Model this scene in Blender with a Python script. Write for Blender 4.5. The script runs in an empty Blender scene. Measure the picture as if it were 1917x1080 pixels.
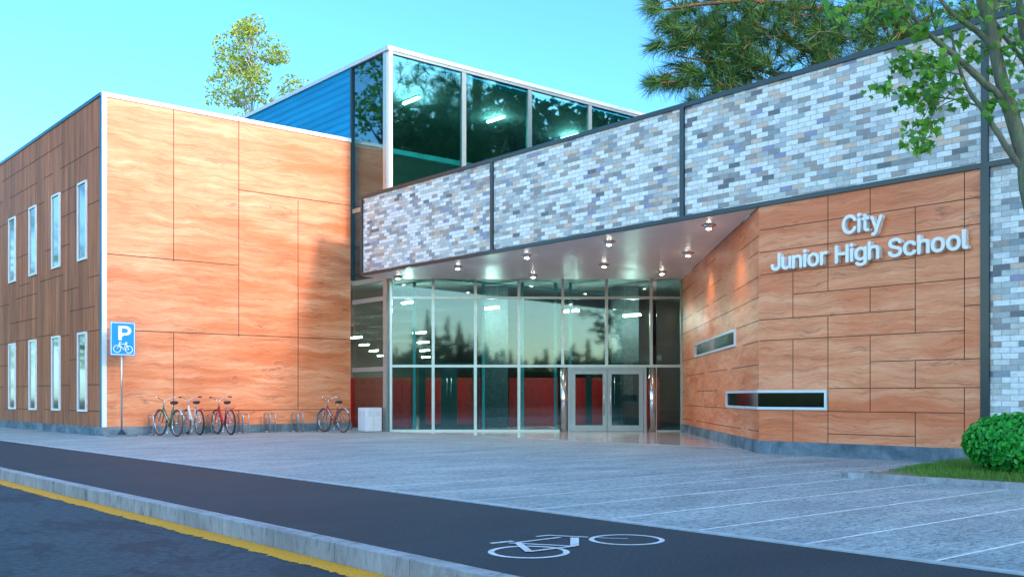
import bpy, bmesh, math, random
from mathutils import Vector, Matrix, Quaternion
sc = bpy.context.scene
C = sc.collection
PI = math.pi
# ---------------------------------------------------------------- pixel rays to world points
# world x runs along the wood-clad front, world y along the long brick canopy; metres.
F, CX, HY, EYE = 1884.0, 958.5, 742.0, 1.1
FW = (.6434, .7655); RT = (.7655, -.6434)
def ray(px, py):
    r = (px-CX)/F; s = (HY-py)/F
    return (FW[0]+RT[0]*r, FW[1]+RT[1]*r, s)
def at(px, py, D):
    d = ray(px, py); return Vector((d[0]*D, d[1]*D, EYE+d[2]*D))
def ground(px, py, z=0.):
    d = ray(px, py); t = (z-EYE)/d[2]; return Vector((d[0]*t, d[1]*t, z))
class Frm:
    """vertical wall plane: origin, direction along the wall, outward normal"""
    def __init__(s, o, e, n):
        L = math.hypot(*e); s.o = o; s.e = (e[0]/L, e[1]/L); L = math.hypot(*n); s.n = (n[0]/L, n[1]/L)
    def p(s, a, d, z):
        return (s.o[0]+s.e[0]*a+s.n[0]*d, s.o[1]+s.e[1]*a+s.n[1]*d, z)
    def hit(s, px, py, d=0):
        r = ray(px, py); ox = s.o[0]+s.n[0]*d; oy = s.o[1]+s.n[1]*d
        t = (ox*s.n[0]+oy*s.n[1])/(r[0]*s.n[0]+r[1]*s.n[1])
        x, y = r[0]*t, r[1]*t
        return ((x-ox)*s.e[0]+(y-oy)*s.e[1], EYE+r[2]*t)
# ---------------------------------------------------------------- mesh helpers
class MB:
    def __init__(s): s.v = []; s.f = []; s.m = []; s.sm = []
    def add(s, vs, fs, mi=0, smooth=False):
        b = len(s.v); s.v += [tuple(v) for v in vs]
        for f in fs: s.f.append(tuple(i+b for i in f)); s.m.append(mi); s.sm.append(smooth)
        return s
    def box(s, x0, x1, y0, y1, z0, z1, mi=0):
        v = [(x, y, z) for z in (z0, z1) for y in (y0, y1) for x in (x0, x1)]
        return s.add(v, [(0,2,3,1),(4,5,7,6),(0,1,5,4),(2,6,7,3),(0,4,6,2),(1,3,7,5)], mi)
    def fb(s, fr, a0, a1, d0, d1, z0, z1, mi=0):
        v = [fr.p(a, d, z) for z in (z0, z1) for d in (d0, d1) for a in (a0, a1)]
        return s.add(v, [(0,2,3,1),(4,5,7,6),(0,1,5,4),(2,6,7,3),(0,4,6,2),(1,3,7,5)], mi)
    def prism(s, pts, z0, z1, mi=0):
        n = len(pts)
        v = [(p[0], p[1], z0) for p in pts]+[(p[0], p[1], z1) for p in pts]
        return s.add(v, [tuple(range(n)), tuple(range(2*n-1, n-1, -1))]+[(i, (i+1) % n, (i+1) % n+n, i+n) for i in range(n)], mi)
    def tube(s, pts, r, n=8, mi=0, cap=True, closed=False):
        pts = [Vector(p) for p in pts]; N = len(pts)
        rs = r if isinstance(r, (list, tuple)) else [r]*N
        vs = []; fs = []; up = None
        for i, p in enumerate(pts):
            if closed: t = (pts[(i+1) % N]-pts[i-1]).normalized()
            else: t = (pts[min(i+1, N-1)]-pts[max(i-1, 0)]).normalized()
            if up is None:
                up = t.orthogonal().normalized()
            else:
                up = (up-t*up.dot(t))
                up = up.normalized() if up.length > 1e-5 else t.orthogonal().normalized()
            w = t.cross(up)
            for k in range(n):
                a = 2*PI*k/n; vs.append(p+(up*math.cos(a)+w*math.sin(a))*rs[i])
        for i in range(N if closed else N-1):
            j = (i+1) % N
            for k in range(n):
                k2 = (k+1) % n; fs.append((i*n+k, i*n+k2, j*n+k2, j*n+k))
        s.add(vs, fs, mi, True)
        if cap and not closed:
            b = len(s.v)-len(vs)
            s.f.append(tuple(b+k for k in range(n-1, -1, -1))); s.m.append(mi); s.sm.append(False)
            s.f.append(tuple(b+(N-1)*n+k for k in range(n))); s.m.append(mi); s.sm.append(False)
        return s
    def lathe(s, c, prof, n=20, mi=0, axis='z', smooth=True):
        vs = []; fs = []
        for (r, h) in prof:
            for k in range(n):
                a = 2*PI*k/n
                if axis == 'z': vs.append((c[0]+r*math.cos(a), c[1]+r*math.sin(a), c[2]+h))
                else: vs.append((c[0]+r*math.cos(a), c[1]+h, c[2]+r*math.sin(a)))
        for i in range(len(prof)-1):
            for k in range(n):
                k2 = (k+1) % n; fs.append((i*n+k, i*n+k2, (i+1)*n+k2, (i+1)*n+k))
        fs.append(tuple(range(n-1, -1, -1))); m = (len(prof)-1)*n; fs.append(tuple(m+k for k in range(n)))
        return s.add(vs, fs, mi, smooth)
    def build(s, name, mats, parent=None, loc=None):
        me = bpy.data.meshes.new(name); me.from_pydata(s.v, [], s.f)
        if not isinstance(mats, (list, tuple)): mats = [mats]
        for m in mats: me.materials.append(m)
        me.polygons.foreach_set('material_index', s.m); me.polygons.foreach_set('use_smooth', s.sm)
        me.update()
        o = bpy.data.objects.new(name, me); C.objects.link(o)
        if parent: o.parent = parent
        if loc: o.location = loc
        return o
def fixnormals(o):
    bm = bmesh.new(); bm.from_mesh(o.data); bmesh.ops.recalc_face_normals(bm, faces=bm.faces[:]); bm.to_mesh(o.data); bm.free(); return o
def bevel(o, w=.01, seg=2):
    m = o.modifiers.new('bevel', 'BEVEL'); m.width = w; m.segments = seg; m.limit_method = 'ANGLE'; return o
def tag(o, label=None, cat=None, group=None, kind=None):
    for k, v in (('label', label), ('category', cat), ('group', group), ('kind', kind)):
        if v: o[k] = v
    return o
def empty(name, loc=(0,0,0), rz=0, **k):
    o = bpy.data.objects.new(name, None); C.objects.link(o); o.location = loc; o.rotation_euler = (0,0,rz)
    o.empty_display_size = .2
    return tag(o, **k)
def copy_tree(o, parent=None):
    c = o.copy(); C.objects.link(c); c.parent = parent
    for ch in list(o.children): copy_tree(ch, c)
    return c
# ---------------------------------------------------------------- materials
class NT:
    def __init__(s, name):
        s.m = bpy.data.materials.new(name); s.m.use_nodes = True; s.t = s.m.node_tree; s.n = s.t.nodes; s.l = s.t.links
        s.b = s.n['Principled BSDF']; s.out = s.n['Material Output']; s.co = None
    def new(s, k, **p):
        n = s.n.new(k)
        for a, v in p.items(): setattr(n, a, v)
        return n
    def link(s, a, b): s.l.new(a, b)
    def coords(s):
        if s.co is None: s.co = s.new('ShaderNodeTexCoord').outputs['Object']
        return s.co
    def map(s, sc=(1,1,1), loc=(0,0,0)):
        m = s.new('ShaderNodeMapping'); s.link(s.coords(), m.inputs[0]); m.inputs['Scale'].default_value = sc; m.inputs['Location'].default_value = loc
        return m.outputs[0]
    def noise(s, sc=1, mp=(1,1,1), detail=4, rough=.55, dist=0, loc=(0,0,0)):
        n = s.new('ShaderNodeTexNoise'); s.link(s.map(mp, loc), n.inputs['Vector'])
        n.inputs['Scale'].default_value = sc; n.inputs['Detail'].default_value = detail; n.inputs['Roughness'].default_value = rough; n.inputs['Distortion'].default_value = dist
        return n.outputs['Fac']
    def ramp(s, fac, stops, interp='LINEAR'):
        r = s.new('ShaderNodeValToRGB'); s.link(fac, r.inputs[0]); e = r.color_ramp.elements; r.color_ramp.interpolation = interp
        while len(e) < len(stops): e.new(.5)
        for i, (p, c) in enumerate(stops): e[i].position = p; e[i].color = (c if len(c) == 4 else (*c, 1)) if isinstance(c, tuple) else (c, c, c, 1)
        return r.outputs[0]
    def mix(s, f, a, b, mode='MIX'):
        m = s.new('ShaderNodeMix', data_type='RGBA', blend_type=mode)
        for k, v in ((0, f), (6, a), (7, b)):
            if hasattr(v, 'is_linked'): s.link(v, m.inputs[k])
            elif k == 0: m.inputs[0].default_value = v
            else: m.inputs[k].default_value = (*v, 1)
        return m.outputs[2]
    def math(s, op, a, b=0., c=None, clamp=False):
        m = s.new('ShaderNodeMath', operation=op, use_clamp=clamp)
        for k, v in enumerate((a, b) if c is None else (a, b, c)):
            if hasattr(v, 'is_linked'): s.link(v, m.inputs[k])
            else: m.inputs[k].default_value = v
        return m.outputs[0]
    def bump(s, h, strength=.3, dist=.01):
        b = s.new('ShaderNodeBump'); s.link(h, b.inputs['Height']); b.inputs['Strength'].default_value = strength; b.inputs['Distance'].default_value = dist
        s.link(b.outputs[0], s.b.inputs['Normal'])
    def base(s, c):
        if hasattr(c, 'is_linked'): s.link(c, s.b.inputs['Base Color'])
        else: s.b.inputs['Base Color'].default_value = (*c, 1)
    def set(s, rough=.5, metal=0, spec=.5):
        s.b.inputs['Roughness'].default_value = rough; s.b.inputs['Metallic'].default_value = metal; s.b.inputs['Specular IOR Level'].default_value = spec
        return s.m
def plain(name, col, rough=.5, metal=0, var=.12, sc=6, spec=.5):
    t = NT(name); n = t.noise(sc, detail=5)
    t.base(t.ramp(n, [(.3, tuple(c*(1-var) for c in col)), (.7, tuple(min(1, c*(1+var)) for c in col))]))
    return t.set(rough, metal, spec)
M = {}
def m_wood_orange():
    t = NT('orange_wood_panel')
    sx = t.new('ShaderNodeSeparateXYZ'); t.link(t.coords(), sx.inputs[0])
    hor = t.math('ADD', sx.outputs[0], sx.outputs[1])
    w1 = t.math('MULTIPLY', t.math('SUBTRACT', t.noise(1.0, (.9,.9,1.6), 4, .6), .5), .40)
    cv = t.new('ShaderNodeCombineXYZ'); t.link(hor, cv.inputs[0]); t.link(t.math('ADD', sx.outputs[2], w1), cv.inputs[2])
    def nz(mp, detail, rough, dist, loc=(0,0,0)):
        m = t.new('ShaderNodeMapping'); t.link(cv.outputs[0], m.inputs[0]); m.inputs['Scale'].default_value = mp; m.inputs['Location'].default_value = loc
        n = t.new('ShaderNodeTexNoise'); t.link(m.outputs[0], n.inputs['Vector']); n.inputs['Scale'].default_value = 1; n.inputs['Detail'].default_value = detail; n.inputs['Roughness'].default_value = rough; n.inputs['Distortion'].default_value = dist
        return n.outputs['Fac']
    a = nz((.42,1,4.8), 10, .70, .3)
    base = t.ramp(a, [(.28, (.64,.155,.058)), (.42, (.78,.240,.105)), (.54, (.87,.320,.155)), (.70, (.93,.43,.245))])
    red = t.ramp(nz((.20,1,1.0), 6, .6, .5, (3,0,1)), [(.47, 0.), (.62, 1.)])
    col = t.mix(t.math('MULTIPLY', red, .62), base, (.70,.140,.036))
    vein = t.math('ABSOLUTE', t.math('SUBTRACT', nz((.30,1,2.6), 5, .55, 1.0, (7,0,5)), .5))
    vn = t.math('MULTIPLY', t.ramp(vein, [(.0, 1.), (.018, .0)]), t.ramp(nz((.5,1,1.1), 3, .5, 0, (1,0,9)), [(.47, 0.), (.60, .60)]))
    col = t.mix(vn, col, (.27,.09,.055))
    c = nz((1.3,1,34), 7, .7, .3)
    col = t.mix(1.0, col, t.ramp(c, [(.33, .74), (.5, 1.), (.68, 1.10)]), 'MULTIPLY')
    t.base(col); t.bump(c, .12, .003)
    return t.set(.42, 0, .35)
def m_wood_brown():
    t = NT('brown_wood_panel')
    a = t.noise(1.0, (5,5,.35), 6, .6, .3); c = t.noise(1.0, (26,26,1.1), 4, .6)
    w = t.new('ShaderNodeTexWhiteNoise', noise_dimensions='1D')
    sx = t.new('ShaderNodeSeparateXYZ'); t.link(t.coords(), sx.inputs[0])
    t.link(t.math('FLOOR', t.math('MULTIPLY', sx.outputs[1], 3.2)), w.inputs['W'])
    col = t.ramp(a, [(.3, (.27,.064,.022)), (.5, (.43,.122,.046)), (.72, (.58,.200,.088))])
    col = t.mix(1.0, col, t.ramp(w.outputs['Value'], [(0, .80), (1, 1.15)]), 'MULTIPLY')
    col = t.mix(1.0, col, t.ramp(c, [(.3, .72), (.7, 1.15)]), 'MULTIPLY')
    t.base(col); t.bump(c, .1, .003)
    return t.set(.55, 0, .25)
def m_brick():
    t = NT('slim_multicolour_brick'); BW, BH = .268, .094
    sx = t.new('ShaderNodeSeparateXYZ'); t.link(t.coords(), sx.inputs[0])
    z = t.math('DIVIDE', sx.outputs[2], BH); row = t.math('FLOOR', z); fz = t.math('FRACT', z)
    x = t.math('ADD', t.math('DIVIDE', sx.outputs[1], BW), t.math('MULTIPLY', t.math('MODULO', t.math('ADD', row, 500.), 2.), .5))
    col_ = t.math('FLOOR', x); fx = t.math('FRACT', x)
    cv = t.new('ShaderNodeCombineXYZ'); t.link(col_, cv.inputs[0]); t.link(row, cv.inputs[1])
    w = t.new('ShaderNodeTexWhiteNoise', noise_dimensions='2D'); t.link(cv.outputs[0], w.inputs['Vector'])
    col = t.ramp(w.outputs['Value'], [(0, (.86,.86,.83)), (.30, (.54,.57,.56)), (.40, (.78,.74,.70)), (.48, (.31,.30,.285)), (.55, (.47,.48,.47)),
        (.64, (.70,.52,.40)), (.73, (.60,.60,.55)), (.80, (.30,.31,.44)), (.83, (.42,.34,.30)), (.90, (.15,.155,.16)), (.93, (.28,.34,.37)), (.955, (.80,.80,.82))], 'CONSTANT')
    col = t.mix(t.math('MULTIPLY', w.outputs['Color'], .18) if False else .12, col, t.ramp(t.noise(1.0, (.6,.6,.6), 3), [(.3, (.30,.33,.42)), (.7, (.55,.52,.50))]))
    st = t.noise(1.0, (9,9,14), 7, .7, .6)
    col = t.mix(1.0, col, t.ramp(st, [(.30, (.70,.73,.79)), (.5, (1.,1.,1.)), (.7, (1.12,1.10,1.08))]), 'MULTIPLY')
    blot = t.ramp(t.noise(1.0, (1.7,1.7,4.), 8, .72, .8, (4,4,4)), [(.64, 0.), (.72, .7)])
    col = t.mix(blot, col, (.20,.25,.29))
    ex = t.math('MINIMUM', fx, t.math('SUBTRACT', 1., fx)); ez = t.math('MINIMUM', fz, t.math('SUBTRACT', 1., fz))
    mk = t.math('MINIMUM', t.math('DIVIDE', ex, .022), t.math('DIVIDE', ez, .055), clamp=True)
    mort = t.ramp(mk, [(.45, 0.), (.95, 1.)])
    col = t.mix(mort, (.26,.27,.29), col)
    t.base(col); hb = t.math('ADD', mort, t.math('MULTIPLY', st, .5)); t.bump(hb, .5, .006)
    return t.set(.75, 0, .3)
def m_plinth():
    t = NT('plinth_concrete')
    a = t.noise(1.0, (1.1,1.1,1.6), 7, .7, .7); b = t.noise(1.0, (8,8,2.2), 7, .75, .5)
    col = t.ramp(a, [(.35, (.075,.115,.14)), (.5, (.15,.20,.235)), (.68, (.27,.32,.35))])
    col = t.mix(1.0, col, t.ramp(b, [(.3, .75), (.6, 1.05)]), 'MULTIPLY')
    t.base(col); t.bump(b, .15, .004); return t.set(.8, 0, .3)
def m_plaza():
    t = NT('brushed_paving')
    g = t.noise(1.0, (14,30,20), 7, .75, .8); a = t.noise(1.0, (.5,1.2,1), 6, .6, .6); s2 = t.noise(1.0, (1.6,12,3), 7, .7, 1.2)
    col = t.ramp(a, [(.3, (.225,.27,.285)), (.5, (.305,.36,.37)), (.7, (.40,.455,.46))])
    col = t.mix(1.0, col, t.ramp(s2, [(.32, .70), (.52, 1.), (.7, 1.16)]), 'MULTIPLY')
    col = t.mix(1.0, col, t.ramp(g, [(.40, .42), (.50, .98), (.60, 1.22)]), 'MULTIPLY')
    sx = t.new('ShaderNodeSeparateXYZ'); t.link(t.coords(), sx.inputs[0])
    def joints(o, per, off, wd):
        w_ = t.math('ADD', o, t.math('MULTIPLY', t.math('SUBTRACT', t.noise(1.0, (18,18,1), 2), .5), .02))
        fr = t.math('FRACT', t.math('DIVIDE', t.math('ADD', w_, -off+100*per), per))
        return t.math('LESS_THAN', fr, wd/per)
    j = joints(sx.outputs[1], 1.01, 3.32, .024)
    far = t.math('LESS_THAN', sx.outputs[1], 15.)
    ww = t.math('MULTIPLY', j, t.ramp(t.noise(1.0, (7,7,1), 4, .7), [(.32, .5), (.5, 1.)]))
    fade = t.new('ShaderNodeMapRange'); t.link(sx.outputs[1], fade.inputs[0]); fade.inputs[1].default_value = 7.; fade.inputs[2].default_value = 14.; fade.inputs[3].default_value = 1.; fade.inputs[4].default_value = .15
    ww = t.math('MULTIPLY', ww, fade.outputs[0])
    col = t.mix(ww, col, (.85,.86,.86))
    t.base(col); t.bump(t.math('ADD', g, s2), .35, .006); return t.set(.62, 0, .4)
def m_asphalt(name, c, patches):
    t = NT(name)
    g = t.noise(1.0, (13,22,20) if patches else (38,38,38), 6, .8); a = t.noise(1.0, (.35,.9,1), 6, .65, .8)
    col = t.ramp(a, [(.3, tuple(x*.82 for x in c)), (.7, tuple(x*1.2 for x in c))])
    col = t.mix(1.0, col, t.ramp(g, [(.38, .5), (.5, 1.), (.60, 1.65)]), 'MULTIPLY')
    if patches:
        n2 = t.noise(1.0, (1.3,.8,1), 10, .68, .4, (2.3,1.6,0)); mk = t.ramp(n2, [(.53, 0.), (.545, 1.)])
        g2 = t.ramp(t.noise(1.0, (11,20,20), 6, .85), [(.44, (.003,.005,.009)), (.60, (.022,.024,.03)), (.70, (.13,.12,.12))])
        col = t.mix(t.math('MULTIPLY', mk, .5), col, g2)
    t.base(col); t.bump(g, .5 if patches else .25, .006); return t.set(.72, 0, .35)
def m_glass(name, tr, refl=.16, boost=1.3, rcol=(.85,.97,1.)):
    t = NT(name); t.n.remove(t.b)
    fr = t.new('ShaderNodeFresnel'); fr.inputs['IOR'].default_value = 1.5
    geo = t.new('ShaderNodeNewGeometry')
    # same reflectance seen from either side of the pane
    ior = t.math('ADD', t.math('MULTIPLY', geo.outputs['Backfacing'], 1/1.5-1.5), 1.5); t.link(ior, fr.inputs['IOR'])
    f = t.math('MULTIPLY_ADD', fr.outputs[0], boost, refl, clamp=True)
    tb = t.new('ShaderNodeBsdfTransparent'); tb.inputs[0].default_value = (*tr, 1)
    gb = t.new('ShaderNodeBsdfGlossy'); gb.inputs['Roughness'].default_value = .035 if name[:4] == 'teal' else .07 if name[:4] == 'side' else .022; gb.inputs[0].default_value = (*rcol, 1)
    mx = t.new('ShaderNodeMixShader'); t.link(f, mx.inputs[0]); t.link(tb.outputs[0], mx.inputs[1]); t.link(gb.outputs[0], mx.inputs[2])
    t.link(mx.outputs[0], t.out.inputs[0]); return t.m
def m_emit(name, col, st):
    t = NT(name); t.base(col); t.b.inputs['Emission Color'].default_value = (*col, 1); t.b.inputs['Emission Strength'].default_value = st; return t.m
def m_leaf(name, c1, c2, c3, tr=.35, rough=.45):
    t = NT(name); g = t.new('ShaderNodeNewGeometry')
    col = t.ramp(g.outputs['Random Per Island'], [(0, c1), (.5, c2), (1, c3)])
    t.base(col); t.set(rough, 0, .35)
    tl = t.new('ShaderNodeBsdfTranslucent'); t.link(t.mix(1.0, col, (1.5,1.6,.7), 'MULTIPLY'), tl.inputs[0])
    mx = t.new('ShaderNodeMixShader'); mx.inputs[0].default_value = tr
    t.link(t.b.outputs[0], mx.inputs[1]); t.link(tl.outputs[0], mx.inputs[2]); t.link(mx.outputs[0], t.out.inputs[0]); return t.m
def m_bark(name, c, sc=8):
    t = NT(name); a = t.noise(1.0, (sc*3,sc*3,sc*.6), 7, .7, .5); b = t.noise(2.2, detail=4)
    col = t.ramp(a, [(.3, tuple(x*.45 for x in c)), (.55, c), (.75, tuple(x*1.5 for x in c))])
    col = t.mix(t.ramp(b, [(.45, 0.), (.65, .5)]), col, (c[0]*.7, c[1]*1.05, c[2]*.6))
    t.base(col); t.bump(a, .8, .015); return t.set(.85, 0, .2)
def m_trim():
    t = NT('dark_canopy_trim'); n = t.noise(.8, detail=3)
    t.base(t.ramp(n, [(.3, (.008,.024,.030)), (.7, (.014,.040,.050))])); return t.set(.28, .0, .45)
def m_tile():
    t = NT('polished_entrance_tile'); a = t.noise(1.0, (1.2,1.2,1), 7, .65, 1.5)
    t.base(t.ramp(a, [(.3, (.30,.24,.24)), (.5, (.48,.42,.42)), (.7, (.62,.56,.55))])); return t.set(.14, 0, .7)
def m_kerb():
    t = NT('kerb_concrete'); a = t.noise(1.0, (2.2,2.2,1.2), 7, .7, .6); b = t.noise(1.0, (7,7,3.), 8, .78, 1.); g = t.noise(60, detail=2)
    col = t.ramp(a, [(.35, (.26,.265,.27)), (.6, (.38,.39,.40)), (.75, (.47,.48,.49))])
    col = t.mix(1.0, col, t.ramp(b, [(.34, .42), (.45, .88), (.55, 1.02), (.7, 1.2)]), 'MULTIPLY')
    sx = t.new('ShaderNodeSeparateXYZ'); t.link(t.coords(), sx.inputs[0])
    fr = t.math('FRACT', t.math('ADD', sx.outputs[1], 50.35)); j = t.math('LESS_THAN', fr, .012)
    col = t.mix(t.math('MULTIPLY', j, .55), col, (.08,.08,.09))
    t.base(col); t.bump(t.math('ADD', b, t.math('MULTIPLY', g, .3)), .3, .008); return t.set(.7, 0, .35)
def m_yellow():
    t = NT('yellow_road_paint'); a = t.noise(1.0, (9,9,1), 8, .75); g = t.noise(70, detail=3)
    col = t.mix(t.ramp(a, [(.58, 0.), (.72, .6)]), (.78,.34,.0), (.36,.18,.03))
    col = t.mix(1.0, col, t.ramp(g, [(.35, .72), (.6, 1.1)]), 'MULTIPLY')
    t.base(col); t.bump(g, .4, .005); return t.set(.7)
def m_corr():
    t = NT('blue_sheet_metal'); n = t.noise(1.0, (.5,.5,3), 4)
    t.base(t.ramp(n, [(.3, (.0,.20,.42)), (.7, (.0,.27,.53))])); return t.set(.5, .0, .15)
def m_soffit():
    t = NT('soffit_panel'); n = t.noise(1.5, detail=3); sx = t.new('ShaderNodeSeparateXYZ'); t.link(t.coords(), sx.inputs[0])
    j = t.math('LESS_THAN', t.math('FRACT', t.math('DIVIDE', sx.outputs[0], 1.2)), .008)
    col = t.mix(t.math('MULTIPLY', j, .8), t.ramp(n, [(.3, (.80,.79,.78)), (.7, (.86,.85,.84))]), (.7,.7,.7))
    t.base(col); return t.set(.38, 0, .4)
def m_worn():
    t = NT('white_marking'); n = t.noise(1.0, (16,16,1), 8, .8); n2 = t.noise(1.0, (3,3,1), 4, .6)
    k = t.math('ADD', t.math('MULTIPLY', n, .7), t.math('MULTIPLY', n2, .3))
    t.base(t.ramp(k, [(.36, (.06,.07,.08)), (.42, (.42,.44,.46)), (.55, (.66,.68,.69))])); return t.set(.65)
M.update(wood=m_wood_orange(), brown=m_wood_brown(), brick=m_brick(), plinth=m_plinth(), plaza=m_plaza(),
    path=m_asphalt('cycle_path_asphalt', (.025,.033,.041), False), road=m_asphalt('road_asphalt', (.034,.054,.068), True),
    glass=m_glass('teal_window_glass', (.60,.84,.82), .015, 1.0, (.80,.88,.92)), glassup=m_glass('upper_window_glass', (.34,.74,.72), .12, 1.3, (.55,.95,.97)), glassleft=m_glass('shaded_window_glass', (.12,.42,.46), .12, 1.0, (.6,.85,.9)),  # glassleft: darker, less reflective glass for the tower's left panes
    lglass=m_glass('side_window_glass', (.3,.4,.42), .20, 1.2, (1., .84, .86)),
    trim=m_trim(), tile=m_tile(), kerb=m_kerb(), yellow=m_yellow(), corr=m_corr(), soffit=m_soffit(),
    white=plain('white_coated_metal', (.78,.80,.82), .35, 0, .04), post=plain('post_metal', (.26,.31,.30), .4, .3, .05), greyw=plain('pale_grey_metal', (.52,.55,.58), .4, .2, .04), edge=plain('light_edging', (.40,.44,.46), .7, 0, .15, 8), bluecap=plain('blue_roof_cap', (.0,.085,.17), .3, .2, .1),
    frame=plain('pale_window_frame', (.62,.70,.74), .35, .1, .05), mull=plain('anodised_mullion', (.40,.46,.44), .32, .55, .06),
    seam=plain('panel_joint', (.06,.022,.012), .8), dark=plain('dark_core', (.022,.026,.028), .6), inner=plain('interior_plaster', (.30,.32,.31), .8),
    innerf=plain('interior_floor', (.14,.13,.13), .2, 0, .2, 2), ceil=plain('interior_ceiling', (.38,.42,.42), .8), conc=plain('pillar_concrete', (.08,.10,.11), .7, 0, .35, 9),
    teal=plain('teal_mullion', (.10,.40,.44), .3, .2), steel=plain('brushed_steel', (.62,.64,.66), .18, 1., .06, 3), galv=plain('galvanised_tube', (.50,.53,.56), .32, .85),
    door=plain('door_frame_metal', (.27,.32,.32), .35, .5, .06), indoor=plain('dark_inner_door', (.012,.03,.034), .35),
    reddark=plain('locker_hardware', (.16,.012,.012), .4), red=plain('red_locker_paint', (.80,.015,.015), .35, 0, .06), ledge=plain('pale_floor_edge', (.75,.9,.9), .5, 0, .04),
    lamp=m_emit('lamp_tube', (1., .93, .82), 28.), lens=m_emit('downlight_lens', (1., .97, .86), 9.), letter=plain('letter_coating', (.84,.82,.80), .4, 0, .03),
    signblue=plain('sign_blue', (.0,.27,.76), .35, 0, .04), signwhite=plain('sign_white', (.85,.87,.88), .4, 0, .02),
    bin=plain('bin_coating', (.74,.78,.82), .4, 0, .05), bindark=plain('bin_recess', (.22,.25,.28), .6), binmark=plain('bin_mark_grey_green', (.32,.42,.42), .6),
    paint=m_worn(), black=plain('black_rubber', (.018,.018,.02), .6), greytyre=plain('grey_rubber', (.06,.062,.068), .6),
    chrome=plain('chrome', (.72,.73,.75), .12, 1.), earth=plain('bare_earth', (.24,.17,.12), .95, 0, .45, 14), lawn=plain('lawn_ground', (.045,.075,.025), .95, 0, .4, 3),
    soil=plain('soil', (.10,.075,.05), .95, 0, .4, 20), roof=plain('roof_membrane', (.12,.13,.14), .8),
    maple=m_leaf('maple_leaf', (.035,.15,.03), (.075,.24,.02), (.15,.34,.03)), bushleaf=m_leaf('bush_leaf', (.008,.20,.03), (.02,.34,.035), (.06,.50,.07), .3, .3),
    grassm=m_leaf('grass_blade', (.07,.19,.03), (.11,.27,.04), (.19,.34,.07), .3), needle=m_leaf('pine_needle', (.015,.075,.04), (.05,.14,.03), (.15,.23,.045), .25),
    birch=m_leaf('birch_leaf', (.12,.21,.03), (.25,.31,.05), (.50,.46,.08), .35), dleaf=m_leaf('dark_tree_leaf', (.012,.035,.012), (.025,.055,.015), (.05,.08,.02), .25),
    bark=m_bark('maple_bark', (.155,.165,.12), 5), pbark=m_bark('pine_bark', (.22,.10,.055), 4), bbark=plain('birch_bark', (.30,.28,.24), .8, 0, .4, 5), dbark=m_bark('dark_bark', (.07,.05,.035), 4))
SKYF=(.24,.53,.74,1); SKYB=(1.05,1.24,1.28,1); EXPO=2.08; SUNE=.9
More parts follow.
